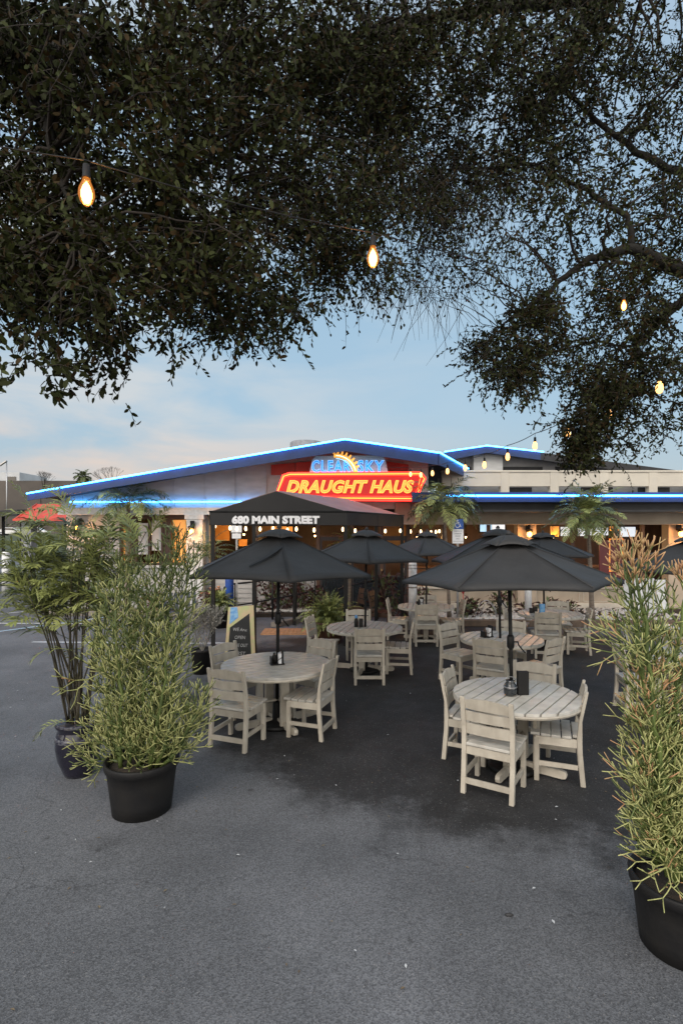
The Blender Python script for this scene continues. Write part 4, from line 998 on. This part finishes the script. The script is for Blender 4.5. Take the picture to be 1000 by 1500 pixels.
fern('potted_fern','bushy green fern in a wide brown pot beside the middle table',(-.28,11.4,0),.74,150,(.32,.46,'terra'),mats=('palmdark','palmleaf'))
fern('potted_fern','green fern with orange flowers by the blue post and railing',(-3.0,13.2,0),.5,80,(.22,.55,'blackplastic'))
shrub('flowering_plant','small plant with peach flowers beside the railing left of the chalkboard',(-3.25,13.9,0),120,.4,.1,.2,.05,('palmdark','redleaf'),pot=(.16,.45,'blackplastic'),fl=('flower',14))
# dark foliage behind the ramp and along the bed
for (x,y,n,r,hh,lb) in ((-1.95,15.3,260,.55,1.7,'dark red leaved shrub behind the left end of the ramp railing'),(-1.35,15.5,260,.55,1.8,'dark red leaved shrub behind the middle of the ramp railing'),(-.8,15.6,160,.45,1.5,'dark shrub behind the right end of the ramp railing'),
    (1.25,14.6,260,.6,1.9,'brown green dracaena right of the canopy post'),(2.05,14.3,160,.5,1.6,'tall dark plant just left of the white bollard'),
    (3.4,14.2,140,.35,1.3,'dark red bromeliad behind the far left table'),(4.25,14.3,150,.38,1.6,'dark shrub at the left of the second white bollard'),
    (5.05,14.4,110,.3,1.2,'low red leaved plant right of the second bollard'),(5.6,14.3,140,.38,1.2,'low red leaved plant beneath the back right umbrella'),(6.1,14.5,120,.36,1.0,'low dark bromeliad beside the right palm trunk'),
    (-7.0,15.5,150,.4,1.1,'dark low shrub below the hall window'),(-5.2,15.4,160,.4,1.2,'reddish shrub below the right end of the hall window'),(-3.7,15.3,200,.45,1.3,'dark red plant in front of the corner column')):
    shrub('bed_shrub',lb,(x,y,.08),n,r,.12,.3,.05,('redleaf','palmdark','redleaf'),h=hh,group='dark shrubs in the beds along the building')
t=shrub('red_flower_plant','plant with one bright red flower between the two far tables',(3.15,13.9,.1),60,.3,.15,.3,.05,('palmdark','redleaf'),h=1.3)
q=MB()
for i in range(9): a=i*.7; q.add([(0,0,.62),(.05*math.cos(a-.4),.05*math.sin(a-.4),.72),(.14*math.cos(a),.14*math.sin(a),.76+.03*(i%3)),(.05*math.cos(a+.4),.05*math.sin(a+.4),.72)],[(0,1,2,3)])
q.tube([(0,0,0),(0,0,.64)],.008,5); q.build('flower',M['redflower'],t)
hp=thing('wire_hoop','pair of thin bent wire hoops standing in the stone bed','garden hoop',(3.75,13.9,.1))
for k,(rr,hh) in enumerate(((.30,.48),(.22,.42))): MB().tube([(-rr+rr*2*u+.05*k,0,hh*math.sin(PI*min(1,u*1.0))**.6 if 0<u<1 else 0) for u in [i/12 for i in range(13)]],.010,6).build('hoop',M['steel'],hp)
# palm fronds under the canopy
palm_tree('indoor_palm','spiky palm under the right side of the entrance canopy',(.2,13.2,.0),2.05,0,16,.62,r=.04,ll=.16,droop=1.3,els=(0,1.3))
palm_tree('indoor_palm','bushy palm beside the white corner column behind the left umbrella',(-3.55,13.9,.0),1.7,0,22,.95,r=.04,ll=.22,droop=1.5,els=(.1,1.2))
# sparse silver shrub in a black nursery pot
t=thing('potted_silver_shrub','sparse silvery twiggy shrub in a black nursery pot beside the chalkboard','plant',(-2.32,8.95,0))
q=MB(); q.lathe([(0,0),(.155,0),(.18,.36),(.19,.365),(.19,.40),(.175,.40),(.17,.35),(0,.35)],22); q.build('pot',M['blackplastic'],t)
MB().lathe([(.165,.352),(.10,.365),(0,.37)],16).build('soil',M['soil'],t)
q=MB(); lf=MB()
def sil(p,d,l,r,n):
    e=p+d*l; q.tube([p,e],[r,r*.7],4,cap=False)
    for k in range(4): 
        c=p.lerp(e,random.random()); dv=(d+rv(.6)).normalized(); s=dv.cross(rv()).normalized()*.009; lf.add([c,c+dv*.02+s,c+dv*.045,c+dv*.02-s],[(0,1,2,3)])
    if n:
        for k in range(random.choice((2,3))): sil(e,(d+rv(.26)+Vector((0,0,.2))).normalized(),l*random.uniform(.7,1.0),r*.7,n-1)
for k in range(9):
    a=k*.7; sil(Vector((0,0,.35)),Vector((.55*math.cos(a),.45*math.sin(a),1.0)).normalized(),.21,.007,4)
q.build('branch',M['silver'],t); lf.build('foliage',M['silver'],t)

# ---- pencil cactus (firesticks)
def pencil(q,p,d,l,r,n,orange,pale,ns,up):
    k=2; pts=[p]; dd=d.copy()
    for i in range(k):
        dd=(dd+Vector((0,0,up))+rv(.05)).normalized(); pts.append(pts[-1]+dd*l/k)
    m=(2 if random.random()<orange*(1.3 if n==0 else (.8 if n==1 else .15)) else (1 if random.random()<pale else 0))
    q.tube(pts,[r,r*.92,r*.84],ns,m,cap=(n==0))
    if n==0: return
    e=pts[-1]; c=random.choice((2,2,3)) if n>1 else random.choice((2,3))
    a0=random.random()*6.28; ref=dd.orthogonal().normalized(); bi=dd.cross(ref)
    for j in range(c):
        a=a0+2*PI*j/c+random.uniform(-.3,.3); out=ref*math.cos(a)+bi*math.sin(a)
        pencil(q,e,(dd+out*random.uniform(.45,.75)).normalized(),l*random.uniform(.7,1.0),r*.86,n-1,orange,pale,ns,up)
def firestick(name,label,loc,pot,stems,step,segl,r,ns,orange_fn,dense=5,up=.10,stray=0):
    t=thing(name,label,'plant',loc)
    pr,ph=pot
    q=MB(); q.lathe([(0,0),(pr*.80,0),(pr*.84,ph*.25),(pr*.845,ph*.27),(pr*.90,ph*.6),(pr*.905,ph*.62),(pr*.95,ph*.84),(pr*1.0,ph*.86),(pr*1.02,ph*.98),(pr*1.0,ph),(pr*.95,ph),(pr*.93,ph*.86),(0,ph*.85)],36)
    q.build('pot',M['blackplastic'],t)
    MB().lathe([(pr*.92,ph*.87),(pr*.5,ph*.91),(0,ph*.9)],20).build('soil',M['soil'],t)
    q=MB(); st=MB()
    for path in stems:
        pts=[Vector(p) for p in path]
        # resample
        L=sum((pts[i+1]-pts[i]).length for i in range(len(pts)-1)); n=max(3,int(L/step))
        def at(u):
            s=u*L
            for i in range(len(pts)-1):
                l=(pts[i+1]-pts[i]).length
                if s<=l or i==len(pts)-2: return pts[i].lerp(pts[i+1],min(1,s/l))
                s-=l
        sp_=[at(i/n)+(rv(.008) if i else Vector((0,0,0))) for i in range(n+1)]
        st.tube(sp_,[.019*(1-.6*i/n) for i in range(n+1)],7)
        for i in range(1,n+1):
            p=sp_[i]; t_=(sp_[i]-sp_[i-1]).normalized(); ref=t_.orthogonal().normalized(); bi=t_.cross(ref)
            o_=orange_fn(p,i/n); a0=random.random()*6.28; cnt=dense+(3 if i==n else 0)
            for j in range(cnt):
                a=a0+2*PI*j/cnt+random.uniform(-.3,.3); out=ref*math.cos(a)+bi*math.sin(a)
                k=.9 if i<n else random.uniform(.15,.7)
                pencil(q,p,(t_*.55+out*k+rv(.08)).normalized(),segl*random.uniform(.7,1.15)*(1 if i<n else 1.05),r,2,o_,max(.05,min(.65,1.25-.55*(p.z))),ns,up)
    for k in range(stray):
        pa=random.choice(stems); p=Vector(pa[1]).lerp(Vector(pa[2]),random.random()*.8); pencil(q,p,(rv().normalized()*.7+Vector((-.9,-.3,.3))).normalized(),segl*1.25,r*1.0,3,.12,.9,ns,.03)
    st.build('stem',M['firegreen'],t); q.build('pencil_branches',[M['firegreen'],M['firepale'],M['fireorange']],t)
    return t
def P_(px,py,d,loc): w=W(px,py,d); return (w.x-loc[0],w.y-loc[1],w.z-loc[2])
loc=(-1.69,4.55,0)
S=[]
for tip,mid in (((150,1110),(170,1115)),((262,1085),(240,1110)),((205,1105),(205,1115)),((180,1100),(185,1115)),((232,1100),(225,1115)),((190,1080),(190,1105)),((250,1060),(240,1100)),((255,815),(240,1000)),((215,900),(210,1020)),((168,890),(178,1010)),((165,1000),(180,1080)),((275,840),(255,1000)),((245,960),(232,1060)),((195,940),(200,1060)),((285,1045),(262,1095)),((190,860),(190,985)),((272,1075),(250,1110)),((150,1075),(175,1110)),((228,1050),(222,1090)),((150,940),(160,1030)),((228,855),(222,980))):
    dp=4.55+random.uniform(-.22,.22)
    bx=max(-.18,min(.18,P_(mid[0],mid[1],4.55,loc)[0]*.8))
    S.append([(bx,(dp-4.55)*.6,.38),P_(mid[0],mid[1],4.55+(dp-4.55)*.8,loc),P_(tip[0],tip[1],dp,loc)])
firestick('potted_pencil_cactus','bushy green pencil cactus in a black nursery pot, front left',loc,(.30,.43),S,.10,.11,.0056,4,lambda p,u:.0,dense=4,up=.16,stray=6)
loc=(1.93,3.04,0)
S=[]
for tip,mid in (((965,1245),(970,1245)),((985,1265),(975,1250)),((1020,1240),(1000,1250)),((935,835),(955,1030)),((920,850),(950,1050)),((1000,870),(985,1040)),((960,960),(950,1120)),((945,1085),(955,1170)),((1010,980),(990,1120)),((950,1150),(955,1215)),((1040,1030),(1010,1150)),((975,1180),(975,1240)),((940,960),(955,1090)),((1060,900),(1030,1060)),((945,1190),(960,1240)),((990,1100),(980,1190)),((1045,1150),(1010,1220))):
    dp=3.02+random.uniform(-.2,.2)
    bx=max(-.17,min(.17,P_(mid[0],mid[1],3.02,loc)[0]*.7+.05))
    S.append([(bx,(dp-3.02)*.6,.40),P_(mid[0],mid[1],3.02+(dp-3.02)*.8,loc),P_(tip[0],tip[1],dp,loc)])
def of(p,u):
    z=p[2]
    if z>1.95: return 1.0
    if 1.2<z<1.5: return .25
    return .0+.15*(u>.95)
firestick('potted_fire_sticks','orange tipped pencil cactus in a black pot at the right edge, nearest the camera',loc,(.27,.39),S,.095,.088,.0044,5,of,dense=4,up=.17,stray=12)

# ---- bamboo palm in a glazed pot
loc=(-2.55,5.2,0)
t=thing('potted_bamboo_palm','tall dark stemmed bamboo palm in a glazed dark ceramic pot, far left','plant',loc)
glz=mat('dark_glaze',(.016,.014,.028),.12,(.010,.009,.018),scale=5,coat=.6); grim=mat('pale_glaze_band',(.12,.12,.14),.3,(.03,.03,.05),scale=40,thr=(.45,.55))
q=MB(); q.lathe([(0,0),(.12,0),(.135,.03),(.185,.16),(.205,.28),(.20,.38),(.185,.43),(.175,.45),(.20,.475),(.205,.50),(.19,.515),(.165,.50),(.16,.46),(0,.45)],40); pt_=q.build('pot',glz,t)
q=MB(); q.lathe([(.203,.345),(.208,.35),(.204,.385),(.198,.39)],40); q.lathe([(.178,.508),(.19,.519),(.205,.503)],40); q.build('rim_band',grim,pt_)
MB().lathe([(.16,.462),(.08,.475),(0,.47)],16).build('soil',M['soil'],t)
q=MB(); fo=MB()
for k in range(29):
    a=random.random()*6.28; tx=random.uniform(20,215); ty=random.uniform(755,880); dp=5.2+random.uniform(-.35,.4)
    tip=Vector(P_(tx,ty,dp,loc)); b=Vector((.09*math.cos(a),.09*math.sin(a),.46)); mid=b.lerp(tip,.5)+Vector((-.02+(b.x-tip.x)*.08,0,.12))
    pts=[b*(1-u)**2+mid*2*u*(1-u)+tip*u*u for u in [i/10 for i in range(11)]]
    q.tube(pts,[.0085*(1-.5*i/10) for i in range(11)],6)
    for u in (.62,.7,.77,.83,.88,.93,.97,1.0):
        if random.random()<.08: continue
        i=min(9,int(u*10)); p=pts[i].lerp(pts[i+1],u*10-i) if u<1 else pts[-1]
        az=random.random()*6.28 if random.random()<.6 else PI+random.uniform(-.8,.8)
        frond(fo,p,az,random.uniform(.3,1.25),random.uniform(.34,.58),random.uniform(.6,1.6),12,.21,.020,m=random.choice((0,0,0,0,1)),jit=.10,spread=.62,r=.0035)
for k in range(10):   # low side shoots
    b=Vector((random.uniform(-.1,.1),random.uniform(-.1,.1),.5+random.uniform(0,.75))); frond(fo,b,random.choice((PI,0,0.5,-.5,PI-.4))+random.uniform(-.5,.5),random.uniform(.1,.8),.42,1.8,10,.16,.014,m=0,jit=.12,spread=.7,r=.003)
q.build('cane',M['bamboo_stem'],t); fo.build('foliage',[M['palmleaf'],M['palmdark']],t)

# ================================================================== OAKS
def inpoly(x,y,poly):
    c=False; j=len(poly)-1
    for i in range(len(poly)):
        xi,yi=poly[i]; xj,yj=poly[j]
        if (yi>y)!=(yj>y) and x<(xj-xi)*(y-yi)/(yj-yi)+xi: c=not c
        j=i
    return c
def leaves_np(bases,dirs,lens,wid):
    n=len(bases); d=dirs/np.linalg.norm(dirs,axis=1,keepdims=True)
    r=RNG.normal(size=(n,3)); s=np.cross(d,r); s/=np.linalg.norm(s,axis=1,keepdims=True); nn=np.cross(s,d)
    L=lens[:,None]; w=(lens*wid)[:,None]; cur=nn*L*.10
    V=np.stack([bases,bases+d*L*.3+s*w*.5+cur,bases+d*L*.72+s*w*.42+cur*.6,bases+d*L,bases+d*L*.72-s*w*.42+cur*.6,bases+d*L*.3-s*w*.5+cur],axis=1)
    return V.reshape(-1,3)
def oak(label,base,trunk,limbs,zones,leaf=(.034,.055)):
    t=thing('oak_tree',label,'tree',base,0,'spreading oaks over the terrace'); b=Vector(base)
    q=MB(); q.tube([Vector(p)-b for p,_ in trunk],[r for _,r in trunk],14); tr=q.build('trunk',M['bark'],t)
    q=MB(); nodes=[]
    for pts in limbs:
        ps=[Vector(p) for p,_ in pts]; rs=[r for _,r in pts]; fine=[]; fr=[]
        for i in range(len(ps)-1):
            for k in range(5):
                u=k/5; v=ps[i].lerp(ps[i+1],u)+rv(.012); fine.append(v); fr.append(rs[i]*(1-u)+rs[i+1]*u)
        fine.append(ps[-1]); fr.append(rs[-1]); q.tube([v-b for v in fine],fr,8); nodes+=list(zip(fine,fr))
    q.build('limb',M['bark'],t)
    br=MB(); tw=MB(); LB=[];LD=[];LL=[]
    for (poly,n,d0,d1,nt,nl,tl,ls,droop) in zones:
        xs_=[p[0] for p in poly]; ys_=[p[1] for p in poly]; c=0
        while c<n:
            px=random.uniform(min(xs_),max(xs_)); py=random.uniform(min(ys_),max(ys_))
            if not inpoly(px,py,poly): continue
            c+=1; d=random.uniform(d0,d1); ctr=W(px,py,d)
            nd,nr=min(nodes,key=lambda k:(k[0]-ctr).length_squared+(0 if k[0].z>ctr.z-.3 else .6))
            L=(ctr-nd).length
            if L>.05:
                mid=nd.lerp(ctr,.5)+Vector((0,0,.10*L))+rv(.07*L)
                pts=[nd*(1-u)**2+mid*2*u*(1-u)+ctr*u*u+rv(.02)*(0<u<1) for u in [i/6 for i in range(7)]]
                r0=min(nr*.5,.012+.010*L); br.tube([p-b for p in pts],[r0*(1-.75*i/6) for i in range(7)],5,cap=False)
            else: pts=[nd,ctr]
            for k in range(nt):
                u=random.random()**.5; i=min(len(pts)-2,int(u*(len(pts)-1))); s=pts[i].lerp(pts[i+1],random.random()) if random.random()<.35 else ctr+rv(.10)
                dr=(rv().normalized()*.9+Vector((0,0,-droop*random.random()))).normalized(); l=tl*random.uniform(.5,1.2)
                p1=s+dr*l*.5; dr2=(dr+Vector((0,0,-droop*.5))+rv(.2)).normalized(); p2=p1+dr2*l*.5
                tw.tube([s-b,p1-b,p2-b],[.0032,.0022,.001],3,cap=False)
                m=nl if nl==0 else max(2,int(random.gauss(nl,nl*.25)))
                for j in range(m):
                    u=(j+.6)/m; p=s.lerp(p1,u*2) if u<.5 else p1.lerp(p2,u*2-1)
                    dv=(dr2+rv(.75)); LB.append(p-b); LD.append(dv); LL.append(random.uniform(*leaf)*ls)
    br.build('branch',M['twig'],t); tw.build('twig',M['twig'],t)
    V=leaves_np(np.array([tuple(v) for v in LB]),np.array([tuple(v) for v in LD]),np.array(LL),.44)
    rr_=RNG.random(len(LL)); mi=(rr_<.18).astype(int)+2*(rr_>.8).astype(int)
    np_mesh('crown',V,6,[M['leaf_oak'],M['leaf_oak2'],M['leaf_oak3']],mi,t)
    print('leaves',label[:20],len(LL),'twigs',len(tw.f)//6)
    return t
w_=lambda px,py,d:tuple(W(px,py,d))
ZL=[ # polygon in photo angles, clusters, near, far, twigs, leaves per twig, twig length, leaf scale, droop
 ([(-260,-420),(520,-420),(470,300),(330,430),(100,430),(-260,380)],160,2.9,5.6,27,12,.36,1.0,.5),
 ([(-20,-40),(200,-40),(160,160),(-20,200)],14,2.5,3.0,18,10,.28,1.0,.5),
 ([(-60,60),(420,60),(420,330),(300,420),(60,420),(-60,380)],72,2.8,5.0,25,12,.34,1.0,.5),
 ([(-40,380),(60,390),(230,420),(210,490),(120,470),(20,450),(-40,430)],24,2.7,3.6,22,10,.30,1.05,.7),
 ([(230,400),(440,380),(430,470),(340,480),(250,470)],26,3.4,4.6,22,10,.30,1.0,.8),
 ([(45,510),(85,510),(85,565),(45,565)],4,2.6,2.9,9,8,.18,1.25,.8),
 ([(120,480),(215,480),(215,530),(120,510)],5,2.9,3.4,10,8,.22,1.1,.9),
 ([(300,470),(440,450),(430,500),(330,510)],6,3.4,4.2,12,8,.24,1.05,.9),
 ([(440,380),(600,380),(560,430),(440,440)],9,4.0,5.0,12,6,.36,.9,1.2),
 ([(178,525),(205,525),(205,550),(178,550)],1,3.2,3.4,7,7,.16,1.0,.9),
 ([(430,200),(600,200),(560,380),(440,400)],55,4.0,5.6,24,10,.42,.95,.9),
]
oak('near oak whose dark leaves fill the upper left, trunk out of view',(-5.2,2.9,0),
 [((-5.2,2.9,-.05),.38),((-5.1,2.9,.6),.30),((-4.9,2.95,2.0),.27),((-4.7,3.0,3.4),.24)],
 [[((-4.7,3.0,3.3),.20),((-3.6,3.05,4.7),.15),(w_(-60,-20,3.2),.08),(w_(20,80,3.2),.045),(w_(70,190,3.2),.028),(w_(120,330,3.1),.02)],
  [((-3.6,3.05,4.7),.14),((-2.4,3.3,6.0),.11),(w_(180,-150,4.2),.085),(w_(300,-30,4.6),.06),(w_(350,120,4.6),.04),(w_(330,300,4.4),.015)],
  [(w_(20,80,3.2),.05),(w_(150,60,3.6),.04),(w_(260,170,3.9),.03),(w_(260,320,3.9),.014)],
  [(w_(180,-150,4.2),.07),(w_(420,-120,5.2),.05),(w_(560,60,5.3),.03)]],ZL)
ZR=[
 ([(500,-420),(1250,-420),(1250,300),(1000,330),(760,300),(600,260),(500,150)],175,4.6,8.2,28,12,.46,1.05,.5),
 ([(560,30),(1000,60),(1000,250),(820,300),(600,230)],46,4.6,7.0,26,11,.42,1.0,.5),
 ([(740,300),(1250,300),(1250,480),(960,420),(900,470),(760,420)],50,5.0,7.0,22,11,.36,1.0,.7),
 ([(690,480),(840,400),(960,430),(960,560),(800,570),(700,545)],46,5.0,6.2,26,12,.34,.95,.8),
 ([(840,540),(1010,520),(1060,640),(880,650),(840,600)],28,5.2,6.4,24,12,.34,.95,.9),
 ([(825,610),(870,610),(860,680),(835,670)],16,5.4,6.0,24,11,.26,.9,1.0),
 ([(560,230),(760,250),(740,370),(620,400)],40,4.6,6.0,20,7,.5,.9,1.2),
 ([(570,330),(660,340),(640,430),(580,430)],9,4.6,5.4,12,0,.6,.9,1.3),
 ([(440,60),(620,60),(600,200),(460,200)],40,4.6,6.4,30,11,.4,1.0,.5),
 ([(440,-40),(900,-40),(900,70),(440,110)],26,4.2,5.0,22,11,.34,1.0,.5),
]
oak('oak with open drooping branches filling the upper right, trunk out of view to the right',(6.9,6.2,0),
 [((6.9,6.2,-.05),.42),((6.85,6.2,.7),.32),((6.7,6.15,2.2),.28),((6.5,6.1,3.5),.25)],
 [[((6.5,6.1,3.4),.16),(w_(1120,440,6.0),.11),(w_(1000,398,5.8),.078),(w_(925,362,5.6),.055),(w_(860,376,5.5),.036),(w_(805,425,5.4),.024),(w_(730,480,5.3),.008)],
  [(w_(925,362,5.6),.035),(w_(918,315,5.6),.030),(w_(860,280,5.6),.024),(w_(770,240,5.5),.018),(w_(640,250,5.3),.010)],
  [(w_(1120,440,6.0),.05),(w_(1000,440,5.9),.05),(w_(935,505,5.8),.034),(w_(900,575,5.8),.016),(w_(850,650,5.7),.007)],
  [((6.5,6.1,3.4),.18),(w_(1180,200,6.2),.12),(w_(1040,260,6.1),.05),(w_(960,240,6.0),.04),(w_(890,190,6.0),.028),(w_(800,110,6.0),.018),(w_(720,90,6.0),.01)],
  [(w_(1180,200,6.2),.14),(w_(1050,-60,6.0),.11),(w_(880,-5,5.8),.07),(w_(740,12,5.6),.055),(w_(600,32,5.4),.042),(w_(500,60,5.2),.034),(w_(430,100,4.9),.028),(w_(380,180,4.8),.012)],
  [(w_(1050,-60,6.0),.09),(w_(900,-220,6.6),.06),(w_(650,-260,6.2),.03)],
  [(w_(930,508,5.8),.015),(w_(860,500,5.6),.012),(w_(760,530,5.4),.006)],
  [(w_(860,18,5.6),.04),(w_(820,120,5.8),.03),(w_(780,190,5.8),.016)]],ZR)

# little litter on the asphalt
lf=[]; 
q=MB()
for i in range(420):
    x=random.uniform(-5,5); y=random.uniform(1.9,11); a=random.random()*6.28; l=random.uniform(.006,.02)
    z=.006+random.random()*.004; c_,s_=math.cos(a),math.sin(a)
    q.add([(x-c_*l,y-s_*l,z),(x-s_*l*.45,y+c_*l*.45,z+.003),(x+c_*l,y+s_*l,z+.002),(x+s_*l*.45,y-c_*l*.45,z+.004)],[(0,1,2,3)],random.choice((0,0,1)))
o=q.build('leaf_litter',[mat('dry_leaf',(.20,.16,.10),.8,(.1,.07,.045),scale=9),M['linewhite']]); o['kind']='stuff'; o['label']='small dry leaves and specks scattered on the asphalt'
q=MB(); q.lathe([(0,0),(.03,.003),(.028,.012),(.01,.02),(0,.021)],8,M=Matrix.Diagonal((.9,.4,.8)).to_3x3()); o=q.build('dry_leaf',M['soffit'],loc=(1.02,3.27,.002)); tag(o,'curled dark leaf lying alone on the front asphalt','leaf')

# ================================================================== LIGHT
world=bpy.data.worlds.new('World'); bpy.context.scene.world=world; world.use_nodes=True
nt=world.node_tree; N=nt.nodes; L=nt.links; bg=N['Background']
sky=N.new('ShaderNodeTexSky'); sky.sky_type='NISHITA'; sky.sun_disc=False; sky.sun_elevation=R_(9); sky.sun_rotation=R_(205); sky.air_density=1.2; sky.dust_density=2.0; sky.ozone_density=1.5
tc=N.new('ShaderNodeTexCoord'); sep=N.new('ShaderNodeSeparateXYZ'); L.new(tc.outputs['Generated'],sep.inputs[0])
mp=N.new('ShaderNodeMapping'); mp.inputs['Scale'].default_value=(1,1,4.5); L.new(tc.outputs['Generated'],mp.inputs[0])
n1=N.new('ShaderNodeTexNoise'); n1.inputs['Scale'].default_value=2.3; n1.inputs['Detail'].default_value=6; n1.inputs['Roughness'].default_value=.55; n1.inputs['Distortion'].default_value=.4; L.new(mp.outputs[0],n1.inputs[0])
cm=N.new('ShaderNodeMapRange'); cm.inputs[1].default_value=.40; cm.inputs[2].default_value=.60; L.new(n1.outputs[0],cm.inputs[0])
# thin cloud sheet: colour by height
er=N.new('ShaderNodeValToRGB'); L.new(sep.outputs[2],er.inputs[0])
SKYK=SKY_STRENGTH=.12
def k3(c): return (c[0]/SKYK,c[1]/SKYK,c[2]/SKYK,1)
e=er.color_ramp.elements; e[0].position=0; e[0].color=(.54,.60,.64,1); e[1].position=.85; e[1].color=(.52,.64,.78,1)
x=e.new(.10); x.color=(.50,.62,.72,1); x=e.new(.22); x.color=(.43,.62,.79,1); x=e.new(.42); x.color=(.40,.60,.79,1)
# clouds: pinkish pale low on the left, grey blue elsewhere
cr=N.new('ShaderNodeValToRGB'); L.new(sep.outputs[2],cr.inputs[0]); e=cr.color_ramp.elements; e[0].position=.03; e[0].color=(.74,.66,.62,1); e[1].position=.34; e[1].color=(.66,.74,.80,1); x=e.new(.13); x.color=(.84,.71,.65,1); x=e.new(.20); x.color=(.70,.73,.76,1)
lw=N.new('ShaderNodeMapRange'); lw.inputs[1].default_value=.30; lw.inputs[2].default_value=-.30; L.new(sep.outputs[0],lw.inputs[0])
mf=N.new('ShaderNodeMath'); mf.operation='MULTIPLY'; L.new(cm.outputs[0],mf.inputs[0]); L.new(lw.outputs[0],mf.inputs[1])
mx=N.new('ShaderNodeMix'); mx.data_type='RGBA'; L.new(mf.outputs[0],mx.inputs[0]); L.new(er.outputs[0],mx.inputs[6]); L.new(cr.outputs[0],mx.inputs[7])
sc_=N.new('ShaderNodeVectorMath'); sc_.operation='SCALE'; sc_.inputs['Scale'].default_value=1/SKYK; L.new(mx.outputs[2],sc_.inputs[0])
# added glow: sky behind the camera brightened to light what faces it
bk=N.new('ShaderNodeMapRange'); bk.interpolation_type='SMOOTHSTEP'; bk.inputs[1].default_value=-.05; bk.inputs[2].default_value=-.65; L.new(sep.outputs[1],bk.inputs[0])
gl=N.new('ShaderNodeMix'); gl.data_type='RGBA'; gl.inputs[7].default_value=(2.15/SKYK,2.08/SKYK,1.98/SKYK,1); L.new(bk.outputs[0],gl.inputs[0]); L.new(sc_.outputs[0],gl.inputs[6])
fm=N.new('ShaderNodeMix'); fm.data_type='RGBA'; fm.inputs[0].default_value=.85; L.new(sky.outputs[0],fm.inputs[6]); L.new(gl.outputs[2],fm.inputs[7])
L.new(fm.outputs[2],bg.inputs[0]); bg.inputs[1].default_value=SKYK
sun=bpy.data.lights.new('sun','SUN'); sun.energy=1.8; sun.angle=R_(30); sun.color=(1,.93,.86)
so=bpy.data.objects.new('sun',sun); C.objects.link(so); so.rotation_euler=(R_(50),0,R_(-28))
# ================================================================== CAMERA
cam=bpy.data.cameras.new('camera'); co=bpy.data.objects.new('camera',cam); C.objects.link(co)
co.location=(0,0,CAMZ); co.rotation_euler=(PI/2,0,0); cam.lens=36*FPX/1500; cam.sensor_width=36; cam.shift_y=30/1500; cam.clip_end=2000; cam.clip_start=.05
sc=bpy.context.scene; sc.camera=co
sc.view_settings.view_transform='Standard'; sc.view_settings.look='None'; sc.view_settings.exposure=0.0; sc.view_settings.gamma=1
try: sc.cycles.use_denoising=True; sc.cycles.max_bounces=6; sc.cycles.transparent_max_bounces=8
except Exception: pass
